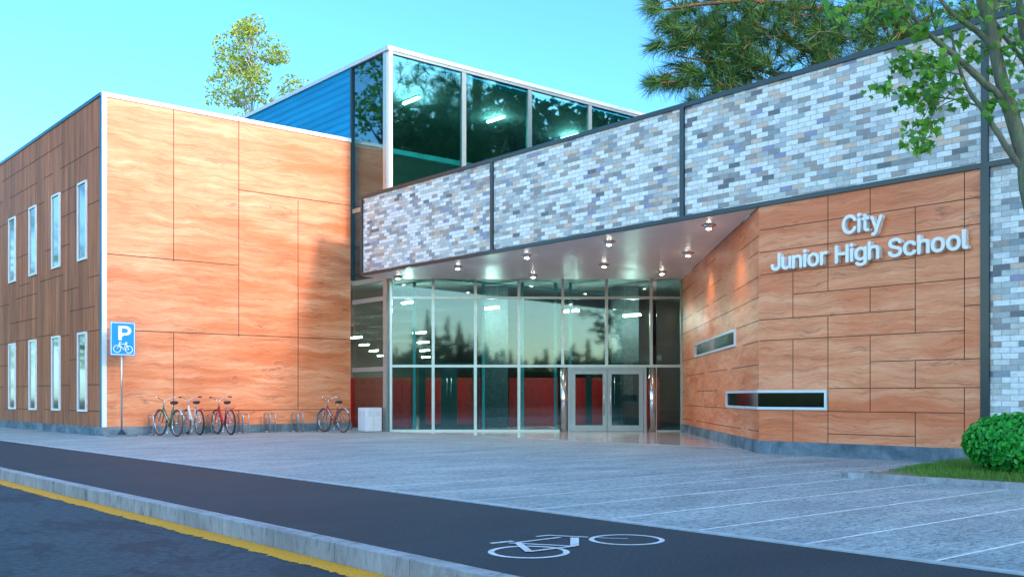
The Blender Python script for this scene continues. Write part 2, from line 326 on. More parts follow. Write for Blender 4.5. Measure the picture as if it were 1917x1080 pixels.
# letter outlines (cubic Bezier, thousandths of an em)
G={
 'C':['293 -7 267 -7 223 -7 184 4 150 25 116 46 89 76 70 115 50 154 40 201 40 254 40 308 50 354 70 393 89 432 116 462 150 484 184 505 223 516 267 516 293 516 317 512 340 504 363 497 384 486 402 471 420 457 436 439 448 418 460 398 468 374 473 348 451 348 430 348 408 348 404 366 398 381 389 395 381 408 370 419 357 428 345 438 331 444 315 449 300 454 284 456 267 456 236 456 208 448 184 432 159 417 139 394 125 364 111 334 103 297 103 254 103 211 111 175 125 145 140 115 159 92 184 76 209 61 236 53 267 53 284 53 300 55 315 60 331 65 345 71 357 81 370 90 381 101 389 114 398 128 404 143 408 160 430 160 451 160 473 160 469 135 460 111 448 91 436 70 421 52 402 38 384 23 363 12 341 5 318 -3'],
 'i':['73 0 53 0 53 126 53 253 53 379 73 379 93 379 114 379 114 253 114 126 114 0 93 0', '95 443 84 443 72 443 62 447 54 455 45 462 41 472 41 483 41 494 45 504 54 512 62 520 72 524 84 524 95 524 106 520 114 512 122 504 126 494 126 483 126 472 122 462 114 455 106 447'],
 't':['138 379 204 379 204 362 204 344 204 327 138 327 72 327 6 327 6 344 6 362 6 379 72 379', '65 345 65 471 85 471 106 471 126 471 126 347 126 222 126 98 126 81 129 69 136 61 143 54 154 50 170 50 174 50 179 50 185 51 191 52 197 53 202 54 206 36 209 19 213 2 207 0 200 -2 192 -3 184 -4 176 -4 168 -4 136 -4 110 4 92 21 74 38 65 62 65 93 65 219'],
 'y':['51 -140 47 -139 52 -121 57 -103 61 -86 65 -86 68 -87 71 -87 83 -90 94 -91 104 -89 114 -87 122 -82 130 -74 138 -66 145 -53 151 -36 155 -24 159 -13 163 -1 114 126 66 252 17 379 40 379 62 379 84 379 111 305 138 230 165 155 174 132 181 109 187 87 193 64 199 42 206 21 198 21 191 21 184 21 190 42 196 64 202 87 209 110 216 132 224 155 251 230 278 305 305 379 327 379 349 379 371 379 316 234 260 88 204 -58 196 -78 187 -94 177 -107 166 -120 153 -129 139 -136 125 -142 109 -145 91 -145 81 -145 72 -144 65 -143 57 -142'],
 'J':['230 -7 185 -7 140 -7 104 6 75 33 47 59 33 97 33 145 33 155 33 164 33 173 55 173 76 173 98 173 98 164 98 155 98 145 98 114 106 91 122 74 137 58 159 50 185 50 211 50 232 58 248 74 264 91 272 114 272 145 272 267 272 388 272 509 293 509 315 509 336 509 336 388 336 267 336 145 336 97 322 59 294 33 266 6'],
 'u':['211 -5 182 -5 157 -5 134 0 115 11 95 21 80 37 69 59 58 80 53 107 53 139 53 219 53 299 53 379 73 379 93 379 114 379 114 301 114 222 114 144 114 114 121 91 137 75 152 58 173 50 200 50 218 50 235 54 249 62 264 70 275 81 283 97 292 112 296 131 296 153 296 228 296 304 296 379 316 379 337 379 357 379 357 253 357 126 357 0 337 0 318 0 298 0 298 31 298 61 298 92 301 92 304 92 307 92 295 57 279 32 257 17 235 2'],
 'n':['114 249 114 227 114 151 114 76 114 0 93 0 73 0 53 0 53 126 53 253 53 379 72 379 92 379 112 379 112 349 112 318 112 287 109 287 106 287 102 287 114 322 131 347 152 362 174 377 199 384 227 384 253 384 276 379 295 369 314 358 330 342 341 321 352 299 357 273 357 240 357 160 357 80 357 0 337 0 316 0 296 0 296 78 296 157 296 235 296 265 288 288 273 304 258 321 237 329 210 329 192 329 175 325 161 317 146 309 135 298 126 283 118 267'],
 'o':['242 -8 207 -8 173 -8 143 0 117 16 91 33 71 56 56 85 41 114 34 149 34 187 34 227 41 262 56 291 71 321 91 343 117 360 143 376 173 384 207 384 242 384 273 376 299 360 325 343 345 321 359 291 374 262 381 227 381 187 381 149 374 114 359 85 345 56 325 33 299 16 273 0', '182 46 207 46 233 46 254 53 270 66 287 79 299 96 307 117 315 139 319 162 319 187 319 213 315 236 307 258 299 280 287 297 270 310 254 323 233 330 207 330 182 330 161 323 145 310 129 297 116 280 108 258 100 237 96 213 96 187 96 162 100 139 108 117 116 96 129 79 145 66 161 53'],
 'r':['73 0 53 0 53 126 53 253 53 379 72 379 92 379 112 379 112 360 112 340 112 321 113 321 114 321 115 321 122 340 135 355 152 367 170 379 190 385 213 385 218 385 223 385 229 384 235 384 240 384 243 384 243 363 243 343 243 322 242 323 237 323 230 324 223 325 215 326 207 326 189 326 173 322 159 315 145 307 134 297 126 284 118 270 114 255 114 237 114 158 114 79 114 0 93 0'],
 'H':['82 0 60 0 60 170 60 339 60 509 82 509 103 509 125 509 125 435 125 362 125 289 214 289 303 289 392 289 392 362 392 435 392 509 414 509 435 509 457 509 457 339 457 170 457 0 435 0 414 0 392 0 392 77 392 155 392 232 303 232 214 232 125 232 125 155 125 77 125 0 103 0'],
 'g':['238 -151 207 -151 179 -151 155 -147 134 -140 113 -132 96 -123 82 -110 69 -98 58 -84 51 -69 67 -60 84 -50 101 -41 107 -49 113 -57 122 -66 130 -75 141 -82 154 -88 168 -94 186 -97 207 -97 238 -97 263 -90 282 -75 302 -60 311 -37 311 -6 311 19 311 44 311 68 310 68 308 68 306 68 301 60 295 51 287 41 278 32 267 23 252 16 238 8 219 5 195 5 164 5 137 12 113 27 88 41 69 62 55 90 41 118 34 152 34 191 34 230 41 264 55 293 69 322 88 345 112 361 137 376 165 384 196 384 220 384 239 381 253 373 268 365 280 356 288 346 297 336 303 327 308 319 309 319 311 319 313 319 313 339 313 359 313 379 333 379 353 379 372 379 372 250 372 121 372 -9 372 -42 365 -69 350 -90 335 -111 316 -126 291 -136 266 -146', '181 59 205 59 228 59 248 64 264 75 280 86 292 101 300 121 308 141 312 165 312 193 312 220 308 243 300 264 292 284 280 301 264 312 248 324 228 330 205 330 181 330 161 324 145 312 129 299 117 283 109 262 100 242 96 219 96 193 96 166 100 143 109 123 117 103 129 87 145 76 162 65'],
 'h':['114 249 114 227 114 151 114 76 114 0 93 0 73 0 53 0 53 170 53 339 53 509 73 509 93 509 114 509 114 435 114 361 114 287 110 287 106 287 102 287 114 322 131 347 152 362 174 377 199 384 227 384 253 384 276 379 295 369 315 358 330 342 341 321 352 299 357 273 357 240 357 160 357 80 357 0 337 0 316 0 296 0 296 78 296 157 296 235 296 265 288 288 273 304 258 321 237 329 210 329 192 329 175 325 161 317 146 309 135 298 126 283 118 267'],
 'S':['263 -9 224 -9 187 -9 155 -3 128 9 100 21 79 38 64 60 49 82 40 107 38 137 60 137 82 137 104 137 106 117 112 101 123 88 134 75 149 65 166 59 184 52 203 49 224 49 247 49 268 53 286 60 304 68 319 78 329 92 340 105 346 121 346 139 346 155 341 169 332 179 323 189 311 198 296 205 281 211 264 217 245 222 224 228 204 234 184 239 142 251 109 268 86 289 63 311 52 339 52 372 52 401 60 426 75 448 90 469 111 486 138 498 164 510 194 516 227 516 261 516 290 510 316 498 342 486 362 469 377 449 392 428 400 404 401 378 380 378 358 378 337 378 335 403 323 423 302 437 281 451 256 459 225 459 203 459 184 455 167 448 151 441 138 431 129 418 120 406 115 391 115 376 115 358 120 344 131 334 142 323 154 314 169 308 184 302 199 297 212 293 230 289 247 284 264 279 279 275 295 270 312 264 328 257 344 248 359 238 373 227 385 214 395 198 404 181 408 162 408 139 408 111 401 86 386 64 372 41 351 24 323 11 296 -2'],
 'c':['226 -8 207 -8 173 -8 143 0 117 16 91 33 71 56 56 85 41 114 34 149 34 187 34 227 41 262 56 291 71 321 91 343 117 360 143 376 173 384 207 384 226 384 243 382 260 377 276 372 292 365 305 356 319 347 330 335 340 322 350 309 357 294 362 277 342 272 322 267 303 262 300 272 296 281 290 289 285 297 278 305 270 311 262 317 253 322 242 325 232 328 220 330 207 330 182 330 161 323 145 310 129 297 116 280 108 258 100 237 96 213 96 187 96 162 100 139 108 117 116 96 129 79 145 66 161 53 182 46 207 46 220 46 232 48 243 52 253 55 263 60 271 66 279 72 286 80 292 89 297 97 301 107 304 117 324 112 343 107 363 102 358 85 351 70 341 56 332 43 320 31 306 21 293 12 277 4 261 -1 244 -6'],
 'l':['147 -2 139 -2 110 -2 88 5 74 20 60 35 53 57 53 84 53 226 53 367 53 509 73 509 93 509 114 509 114 372 114 235 114 99 114 81 116 69 120 62 125 55 133 52 146 52 152 52 157 52 160 53 164 53 167 54 170 54 173 37 177 20 181 3 175 1 169 0 162 -1 154 -2'],
 'P':['82 0 60 0 60 170 60 339 60 509 118 509 177 509 235 509 274 509 307 502 332 487 358 473 377 454 390 430 402 405 409 378 409 348 409 317 402 290 390 265 377 241 358 222 332 207 307 193 274 186 235 186 193 186 151 186 109 186 109 205 109 224 109 242 150 242 191 242 233 242 259 242 281 247 297 256 313 265 325 278 333 294 341 310 344 328 344 348 344 368 341 386 333 402 325 417 313 430 297 439 280 448 259 452 232 452 196 452 160 452 125 452 125 301 125 151 125 0 103 0'],
}
# ---------------------------------------------------------------- camera, sky, sun
cd = bpy.data.cameras.new('camera'); cam = bpy.data.objects.new('camera', cd); C.objects.link(cam)
cam.location = (0, 0, EYE); cam.rotation_euler = (PI/2, 0, -math.atan2(FW[0], FW[1]))
cd.sensor_width = 36; cd.lens = F/1917*36; cd.shift_y = (HY-540)/1917; cd.clip_end = 3000; cd.clip_start = .05
sc.camera = cam
SUN_EL = math.radians(23); SUN = Vector((.10, -1, 0)).normalized()*math.cos(SUN_EL)+Vector((0, 0, math.sin(SUN_EL)))
w = bpy.data.worlds.new('World'); sc.world = w; w.use_nodes = True; nt = w.node_tree
sk = nt.nodes.new('ShaderNodeTexSky'); sk.sky_type = 'NISHITA'; sk.sun_disc = False
sk.sun_elevation = SUN_EL; sk.sun_rotation = math.atan2(SUN.x, SUN.y); sk.air_density = 1.0; sk.dust_density = .6; sk.ozone_density = 1.0
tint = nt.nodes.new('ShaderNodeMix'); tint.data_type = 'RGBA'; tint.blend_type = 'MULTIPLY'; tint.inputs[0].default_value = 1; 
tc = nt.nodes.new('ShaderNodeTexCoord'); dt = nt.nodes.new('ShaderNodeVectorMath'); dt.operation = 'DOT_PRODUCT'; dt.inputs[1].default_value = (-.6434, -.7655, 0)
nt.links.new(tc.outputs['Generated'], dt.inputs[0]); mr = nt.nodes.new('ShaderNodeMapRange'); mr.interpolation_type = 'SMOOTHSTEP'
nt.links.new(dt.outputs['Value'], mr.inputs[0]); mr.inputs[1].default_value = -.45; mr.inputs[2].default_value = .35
# sky tinted cyan ahead of the camera, brighter behind it to light shaded walls
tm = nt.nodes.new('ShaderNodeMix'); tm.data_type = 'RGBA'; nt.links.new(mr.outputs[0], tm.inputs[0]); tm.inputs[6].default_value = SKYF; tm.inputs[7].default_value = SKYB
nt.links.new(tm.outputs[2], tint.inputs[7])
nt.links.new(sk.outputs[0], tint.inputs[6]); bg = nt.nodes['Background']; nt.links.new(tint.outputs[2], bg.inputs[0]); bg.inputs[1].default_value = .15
ld = bpy.data.lights.new('sun', 'SUN'); ld.energy = SUNE; ld.angle = math.radians(8.0); ld.color = (1, .85, .84)
so = bpy.data.objects.new('sun', ld); C.objects.link(so); so.location = (10, -30, 30); so.rotation_euler = SUN.to_track_quat('Z', 'Y').to_euler()
sc.view_settings.view_transform = 'Standard'; sc.view_settings.look = 'None'; sc.view_settings.exposure = EXPO; sc.view_settings.gamma = 1
sc.cycles.max_bounces = 10; sc.cycles.transparent_max_bounces = 16; sc.cycles.caustics_reflective = False; sc.cycles.caustics_refractive = False
sc.cycles.sample_clamp_indirect = 6; sc.cycles.use_denoising = True
# ---------------------------------------------------------------- ground
def struct(o): o['kind'] = 'structure'; return o
ZR = -.15
o = struct(MB().box(-500, 500, -500, 500, -.9, -.30).build('ground', M['lawn']))
struct(MB().box(-6.5, 3.85, -120, 160, -.29, ZR).build('road', M['road']))
struct(MB().box(-6.8, -6.5, -120, 160, -.29, 0).build('far_kerb', M['kerb']))
struct(bevel(MB().box(3.85, 3.995, -120, 160, -.29, .004).build('kerb', M['kerb']), .008, 2))
struct(MB().box(3.995, 6.39, -120, 160, -.29, 0).build('cycle_path', M['path']))
struct(MB().box(6.39, 6.47, -120, 160, -.29, .012).build('edging_strip', M['edge']))
T = (17.26, 26.51); G_ = (24.27, 20.62); CR = (16.24, 11.87)
struct(MB().box(6.47, 62, -60, 90, -.29, .004).build('plaza', M['plaza']))
# the yellow line, its road side worn ragged
rnd = random.Random(4); vs = []; fs = []; y = -2.; i = 0; jit = 0
while y < 70:
    jit = .7*jit+rnd.gauss(0, .004+.006*(y < 18)); vs += [(3.845, y, ZR+.004), (3.625+max(-.03, min(.03, jit))+rnd.uniform(-.011, .011), y, ZR+.004)]
    if i: fs.append((2*i-2, 2*i-1, 2*i+1, 2*i))
    i += 1; y += .018 if y < 18 else .12
struct(MB().add(vs, fs).build('road_marking', M['yellow']))
# cycle symbol
def gp(cx, cy): p = ground(640+cx/2.995, 780+cy/2.995); return (p.x, p.y)
sy = MB()
def stroke(mb, a, b, w, z, w2=None):
    a = Vector(a); b = Vector(b); d = (b-a).normalized(); n = Vector((-d.y, d.x)); w2 = w2 or w
    mb.add([(*(a+n*w/2), z), (*(a-n*w/2), z), (*(b-n*w2/2), z), (*(b+n*w2/2), z)], [(0, 1, 2, 3)])
def ring(mb, c, r0, r1, z, n=48, gaps=()):
    vs = []; fs = []
    for k in range(n):
        a = 2*PI*k/n
        for r in (r0, r1): vs.append((c[0]+r*math.cos(a), c[1]+r*math.sin(a), z))
    for k in range(n):
        if k in gaps: continue
        j = (k+1) % n; fs.append((2*k, 2*k+1, 2*j+1, 2*j))
    mb.add(vs, fs)
Z = .004
ring(sy, (4.672, 5.374), .245, .29, Z, gaps=(7,)); ring(sy, (5.647, 5.351), .25, .29, Z)
for a, b, wd in (((835,710),(962,697),.05), ((935,708),(1310,727),.035), ((985,706),(1225,677),.04), ((1090,673),(1160,666),.035), ((1150,666),(1380,677),.035),
    ((1305,680),(1305,726),.065), ((1310,727),(1050,759),.04), ((1050,760),(985,708),.055), ((1430,682),(1605,688),.02)):
    stroke(sy, gp(*a), gp(*b), wd, Z); Z += .0006
struct(sy.build('cycle_symbol_marking', M['paint']))
# grass island
kb = MB().prism([(12.2,7.6),(12.2,-60),(12.34,-60),(12.34,7.46),(16.2,7.46),(16.2,7.6)], -.2, .075)
struct(fixnormals(kb.build('island_kerb', M['kerb'])))
struct(MB().box(12.34, 16.19, -60, 7.46, -.2, .05).build('island_ground', M['earth']))
# ---------------------------------------------------------------- the school
B = empty('school_building', (16.24, 20, 0), label='modern school building clad in orange wood panels, pale slim brick and teal glass', cat='building')
Bi = Matrix.Translation((-16.24, -20, 0))
def part(mb, name, mat, parent=None, nrm=True, label=None):
    o = mb.build(name, mat)
    if nrm: fixnormals(o)
    o.parent = parent or B
    if (parent or B) is B: o.matrix_parent_inverse = Bi
    if label: o['label'] = label
    return o
FWd = Frm((0, 28.7), (1, 0), (0, -1)); FL = Frm((9.254, 0), (0, 1), (-1, 0)); FB = Frm((16.24, 0), (0, 1), (-1, 0))
FTL = Frm((17.26, 0), (0, 1), (-1, 0)); FTR = Frm((0, 26.51), (1, 0), (0, -1)); FG = Frm(T, (.7655, -.6434), (-.6434, -.7655))
e = (G_[0]-CR[0], G_[1]-CR[1]); FS = Frm(CR, e, (-e[1], e[0])); LS = math.hypot(*e); LG = math.hypot(G_[0]-T[0], G_[1]-T[1])
HW, HP = 9.55, .25
def seams(mb, fr, S, d=.003, w=.014, mi=1):
    """S: (x0,y0,x1,y1) as surveyed on that wall; snapped level or plumb"""
    for x0, y0, x1, y1 in S:
        a0, z0 = fr.hit(x0, y0); a1, z1 = fr.hit(x1, y1)
        if abs(x0-x1) < 3: a = (a0+a1)/2; mb.fb(fr, a-w/2, a+w/2, -.004, d, min(z0, z1), max(z0, z1), mi)
        else: z = (z0+z1)/2; mb.fb(fr, min(a0, a1), max(a0, a1), -.004, d+.0007, z-w/2, z+w/2, mi)
# left wing: sunlit front
m = MB(); m.fb(FWd, 9.38, 17.2, -.30, 0, HP, HW-.12)
seams(m, FWd, [(325,196,325,489),(325,622,325,806),(447,222,447,630),(447,768,447,802),(558,373,558,767),
    (199,476,447,496),(447,357,659,384),(199,621,659,632),(325,766,659,767.5)], w=.02)
part(m, 'wood_front_wall', [M['wood'], M['seam']], nrm=False)
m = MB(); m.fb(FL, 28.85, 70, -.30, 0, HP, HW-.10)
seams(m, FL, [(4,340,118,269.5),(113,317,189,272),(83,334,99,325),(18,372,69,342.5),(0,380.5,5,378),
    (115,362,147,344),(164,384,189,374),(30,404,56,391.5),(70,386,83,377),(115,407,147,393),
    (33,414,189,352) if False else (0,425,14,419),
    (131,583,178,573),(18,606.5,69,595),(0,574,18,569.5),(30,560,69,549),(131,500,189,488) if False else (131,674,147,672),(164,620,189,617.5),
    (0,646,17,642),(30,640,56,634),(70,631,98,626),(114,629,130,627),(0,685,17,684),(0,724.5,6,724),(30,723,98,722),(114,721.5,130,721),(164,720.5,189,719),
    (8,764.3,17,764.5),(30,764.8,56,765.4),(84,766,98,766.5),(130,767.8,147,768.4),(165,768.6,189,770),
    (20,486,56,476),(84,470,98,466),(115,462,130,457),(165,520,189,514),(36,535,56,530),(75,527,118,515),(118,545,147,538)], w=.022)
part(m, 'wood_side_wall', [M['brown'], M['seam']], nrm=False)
m = MB(); m.fb(FWd, 9.24, 17.24, -.32, .015, 0, HP); m.fb(FL, 29.021, 70, -.32, .014, 0, HP)
part(m, 'plinth', M['plinth'], nrm=False)
m = MB(); m.fb(FWd, 9.254, 17.25, -.34, .035, HW-.12, HW)
m.fb(FWd, 9.254, 9.38, -.1, .03, HP, HW-.12)
part(m, 'white_edge_trim', M['white'], nrm=False)
m = MB(); m.fb(FL, 28.74, 70, -.34, .03, HW-.10, HW-.002); m.fb(FL, 28.72, 28.85, -.1, .012, HP, HW-.10)
part(m, 'blue_roof_trim', M['bluecap'], nrm=False)
part(MB().box(9.5, 17.2, 28.95, 70, HW-.35, HW-.25), 'flat_roof', M['roof'], nrm=False)
part(MB().box(9.5, 17.2, 69.7, 70, 0, HW-.3), 'end_wall', M['brown'], nrm=False)
# tall slot windows of the side wall
def window(fr, a0, a1, z0, z1, fw=.055, glass='lglass', fmat='frame'):
    a0, a1 = min(a0, a1), max(a0, a1)
    m = MB()
    m.fb(fr, a0, a0+fw, -.02, .05, z0, z1); m.fb(fr, a1-fw, a1, -.02, .05, z0, z1)
    m.fb(fr, a0+fw, a1-fw, -.02, .05, z0, z0+fw); m.fb(fr, a0+fw, a1-fw, -.02, .05, z1-fw, z1)
    wi = part(m, 'window', M[fmat], nrm=False)
    b = MB().fb(fr, a0+fw, a1-fw, -.02, .006, z0+fw, z1-fw).build('window_back', M['dark']); b.parent = wi  # dark sheet stands in for the unlit room behind the pane
    p = MB().fb(fr, a0+fw, a1-fw, .010, .016, z0+fw, z1-fw).build('pane', M[glass]); p.parent = wi
    return wi
for xa, xb, yt, yb, yt2, yb2 in ((18,30,408,529,643,765.5),(56,69,387,516,636,767),(98.5,113.5,364,502,629,768),(147,163.5,341,487.5,622,770)):
    a0 = FL.hit(xb, 700)[0]; a1 = FL.hit(xa, 700)[0]; xm = (xa+xb)/2
    for t_, b_ in ((yt, yb), (yt2, yb2)): window(FL, a0, a1, FL.hit(xm, b_)[1], FL.hit(xm, t_)[1], .06, fmat='white')
ap = FL.hit(62, 700)[0]-FL.hit(106, 700)[0]; a = FL.hit(24, 700)[0]
zz = [(FL.hit(62, 516)[1], FL.hit(62, 387)[1]), (FL.hit(62, 767)[1], FL.hit(62, 636)[1])]
for k in (1, 2, 3):
    for z0, z1 in zz: window(FL, a+k*ap-.35, a+k*ap+.35, z0, z1, .06, fmat='white')
# tower
TH = 12.02
def clad(nm, m, mat): return part(m, nm, mat, nrm=False)
m = MB(); yy = 28.78; z = 5.2
vs = []; fs = []; n = 0
prof = []
while z < TH-.2:
    prof += [(0, z), (.0, z+.08), (.018, z+.125), (.018, z+.20), (0, z+.24)]; z += .245
for d, z in prof: vs += [FTL.p(28.76, d, z), FTL.p(62, d, z)]
fs = [(2*i, 2*i+1, 2*i+3, 2*i+2) for i in range(len(prof)-1)]
m.add(vs, fs); m.fb(FTL, 28.76, 62, -.3, -.02, 5.2, TH-.16)
part(m, 'ribbed_blue_wall', M['corr'], nrm=False)
m = MB(); m.fb(FTL, 28.66, 28.75, -.02, .05, 4.9, TH-.16)
part(m, 'cladding_edge_strip', M['trim'], nrm=False)
m = MB(); m.fb(FTL, 26.446, 62, -.4, .07, TH-.13, TH); m.fb(FTR, 17.27, 62, -.4, .07, TH-.129, TH-.001)
part(m, 'tower_roof_trim', M['greyw'], nrm=False)
m = MB(); m.fb(FTR, 17.33, 62, -.1, .045, TH-.225, TH-.131)
part(m, 'window_head', M['post'], nrm=False); m = MB()
for s0 in [FTR.hit(x, 300)[0] for x in (868, 991.5, 1104)]+[29.0, 32.5, 36, 40, 44]: part(MB().fb(FTR, s0-.085, s0+.085, -.1, .03, 4.9, TH-.225), 'window_post', M['post'], nrm=False)
m.fb(FTR, 17.262, 17.37, -.1, .05, 4.9, TH-.133)
part(m, 'corner_post', M['white'], nrm=False)
# left glazing of the tower
m = MB(); m.fb(FTL, 26.60, 26.80, -.1, .03, 0, TH-.14)
for z in (FTL.hit(700, 386)[1], 4.80, FTL.hit(700, 561)[1], FTL.hit(700, 691)[1]): m.fb(FTL, 26.8, 28.66, -.08, .025, z-.07, z+.07)
m.fb(FTL, 26.8, 28.66, -.08, .02, 0, .08)
part(m, 'glazing_bars', M['mull'], nrm=False)
zs = [.08, FTL.hit(700, 691)[1], FTL.hit(700, 561)[1], 4.80, FTL.hit(700, 386)[1], 9.55, TH-.14]
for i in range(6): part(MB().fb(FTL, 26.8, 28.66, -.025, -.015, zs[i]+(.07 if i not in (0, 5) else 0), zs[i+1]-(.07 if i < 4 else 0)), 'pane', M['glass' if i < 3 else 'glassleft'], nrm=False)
ms = [17.37]+[FTR.hit(x, 300)[0] for x in (868, 991.5, 1104)]+[29.0, 32.5, 36, 40, 44]
for i in range(len(ms)-1): part(MB().fb(FTR, ms[i]+(.085 if i else 0), ms[i+1]-.085, -.025, -.015, 4.9, TH-.225), 'pane', M['glassup'], nrm=False)
part(MB().fb(FTR, 44.11, 62, -.3, 0, 4.9, TH-.225), 'tower_side_wall', M['corr'], nrm=False)
part(MB().box(17.4, 61.8, 26.6, 61.8, TH-.5, TH-.3), 'tower_roof', M['roof'], nrm=False)
part(MB().box(18.0, 60, 36, 36.2, 5.12, TH-.5), 'upper_back_wall', M['inner'], nrm=False)
part(MB().box(17.34, 60, 26.75, 61.6, 4.92, 5.12), 'upper_floor', M['ceil'], nrm=False)
part(MB().box(17.34, 60, 28.70, 28.92, 9.33, 9.50), 'gallery_edge', M['ledge'], nrm=False)
# canopy with brick fascia
ZS, ZB = 4.77, 7.20
TW = .10
VJ = [26.45, 20.10, 13.78, 7.49, 1.17, -5.15, -11.5]
m = MB(); m.fb(FB, -11.5, 26.45, -.3, 0, ZS+.05, ZB-.05)
m.fb(FB, -11.5, 7.49, -.3, -.001, .2, ZS+.05)
part(m, 'brick_fascia', M['brick'], nrm=False)
m = MB(); m.fb(FB, -11.5, 26.45, -.34, .045, ZB-.09, ZB); m.fb(FB, -11.5, 26.45, -.34, .045, ZS, ZS+.085)
for i, v in enumerate(VJ):
    w0, w1 = (v-TW, v) if i == 0 else (v-TW/2-.005, v+TW/2+.005)
    m.fb(FB, w0, w1, -.3, .044, ZS+.085, ZB-.09)
    if i >= 3: m.fb(FB, w0-.02, w1+.01, -.3, .043, 0, ZS)
part(m, 'canopy_trim', M['trim'], nrm=False)
m = MB().prism([(16.56, 26.44), (17.18, 26.46), (17.30, 26.46), (24.2, 20.56), (16.56, 12.25)], ZS+.01, ZB-.1)
part(m, 'canopy_core', M['trim'])
m = MB().prism([(16.28, 26.42), (17.22, 26.46), (24.22, 20.60), (16.28, 11.96)], ZS-.012, ZS+.012)
part(m, 'soffit', M['soffit'])
part(MB().prism([(16.5, 11.8), (16.5, -11.5), (24.3, -11.5), (24.3, 20.5)], ZB-.3, ZB-.2), 'canopy_roof', M['roof'])
part(MB().prism([(17.5, 26.3), (24.3, 20.6), (60, 20.6), (60, 26.45)], 4.92, 5.1), 'lobby_roof', M['ceil'])
# orange corner: front part in the plane of the fascia, side part turning in to the doors
m = MB(); m.fb(FB, 7.55, 11.87, -.3, 0, HP, ZS)
def hz(y0, x0, x1):   # level joint found at y0 on the arris (x = 1423)
    z = FB.hit(1423, y0)[1]; a0, a1 = FB.hit(x0, 500)[0], FB.hit(x1, 500)[0]
    m.fb(FB, min(a0, a1), max(a0, a1), -.004, .0035, z-.006, z+.006, 1); return z
zz = {k: hz(*v) for k, v in dict(a=(431.5,1423,1840), b=(473.2,1423,1840), c=(514.7,1423,1713.5), d=(556.5,1484.5,1840), e=(599.1,1423,1713.5), f=(637.9,1423,1805.5)).items()}
def hz2(x, y, x0, x1):
    z = FB.hit(x, y)[1]; a0, a1 = FB.hit(x0, 500)[0], FB.hit(x1, 500)[0]
    m.fb(FB, min(a0, a1), max(a0, a1), -.004, .0035, z-.006, z+.006, 1); return z
zz['e2'] = hz2(1805.5, 572.4, 1805.5, 1840); zz['g'] = hz2(1629, 676.9, 1629, 1840); zz['h'] = hz2(1550, 727, 1550, 1840); zz['i'] = hz2(1550, 769.6, 1550, 1805.5); zz['j'] = hz2(1550, 811.5, 1550, 1713.5)
zz['t'] = ZS; zz['p'] = HP; zz['w'] = FB.hit(1550, 767)[1]
for x, a, b in ((1484.5,'c','e'),(1484.5,'f','h'),(1484.5,'w','p'),(1550,'t','d'),(1550,'e','p'),(1629,'t','a'),(1629,'d','e'),(1629,'f','i'),
    (1713.5,'a','f'),(1713.5,'g','h'),(1713.5,'i','p'),(1805.5,'t','b'),(1805.5,'b','g'),(1805.5,'h','p')):
    v = FB.hit(x, 500)[0]; m.fb(FB, v-.006, v+.006, -.004, .003, min(zz[a], zz[b]), max(zz[a], zz[b]), 1)
part(m, 'wood_corner_wall', [M['wood'], M['seam']], nrm=False)
m = MB(); m.fb(FS, 0, LS, -.3, 0, HP, ZS)
def fsz(xa, ya, xb, yb):
    a0, z0 = FS.hit(xa, ya); a1, z1 = FS.hit(xb, yb); z = (z0+z1)/2
    m.fb(FS, max(0, min(a0, a1)), min(LS, max(a0, a1)), -.004, .0035, z-.006, z+.006, 1)
for q in ((1277,545,1297,532),(1298,559,1318,545),(1335,566,1361,551),(1327,538,1351,522),(1372,544.5,1422,520),(1378,536,1422,507) if False else (1277,600,1296,589),
    (1304,584,1327,571),(1277,625,1422,558),(1379,616,1422,599),(1390,647,1422,637.9),(1277,676,1303,669),(1285,704,1318,698),(1327,697,1361,691),(1372,690,1422,682),
    (1277,733,1282,733),(1305,732,1342,731),(1285,758.5,1361,763.5),(1277,783,1296,786),(1304,787.5,1388,802),(1400,803,1422,807.5),(1384,470,1422,441),(1320,500,1340,485),(1402,482,1422,473)): fsz(*q)
part(m, 'wood_return_wall', [M['wood'], M['seam']], nrm=False)
m = MB().prism([(16.20, 7.44), (16.20, 11.885), (24.25, 20.66), (24.50, 20.5), (16.5, 11.7), (16.5, 7.44)], 0, HP)
part(m, 'corner_plinth', M['plinth'])
# windows of the corner
z0, z1 = FB.hit(1549, 767.5)[1], FB.hit(1549, 729.5)[1]; aR = FB.hit(1549.5, 740)[0]; aL = FS.hit(1361.5, 740)[0]; fw = .05
m = MB()
m.fb(FB, aR, aR+fw, -.02, .04, z0, z1); m.fb(FS, aL-fw, aL, -.02, .04, z0, z1)
for za, zb in ((z0, z0+fw), (z1-fw, z1)):
    m.fb(FB, aR+fw, 11.87, -.02, .04, za, zb)
    m.fb(FS, -.012, aL-fw, -.02, .04, za, zb)
wi = part(m, 'window', M['frame'], nrm=False)
b = MB().fb(FB, aR+fw, 11.87, -.02, .006, z0+fw, z1-fw).fb(FS, 0, aL-fw, -.02, .006, z0+fw, z1-fw).build('window_back', M['dark']); b.parent = wi  # dark backing in place of the corner room's shade
b = MB().fb(FB, aR+fw, 11.87, .012, .018, z0+fw, z1-fw).build('pane', M['lglass']); b.parent = wi
b = MB().fb(FS, 0, aL-fw, .012, .018, z0+fw, z1-fw).build('pane', M['lglass']); b.parent = wi
a1, za = FS.hit(1303, 643); a0, zb = FS.hit(1378.5, 617)
_, zc = FS.hit(1303, 667.5); _, zd = FS.hit(1378.5, 650)
window(FS, a0, a1, (zc+zd)/2, (za+zb)/2, .05)
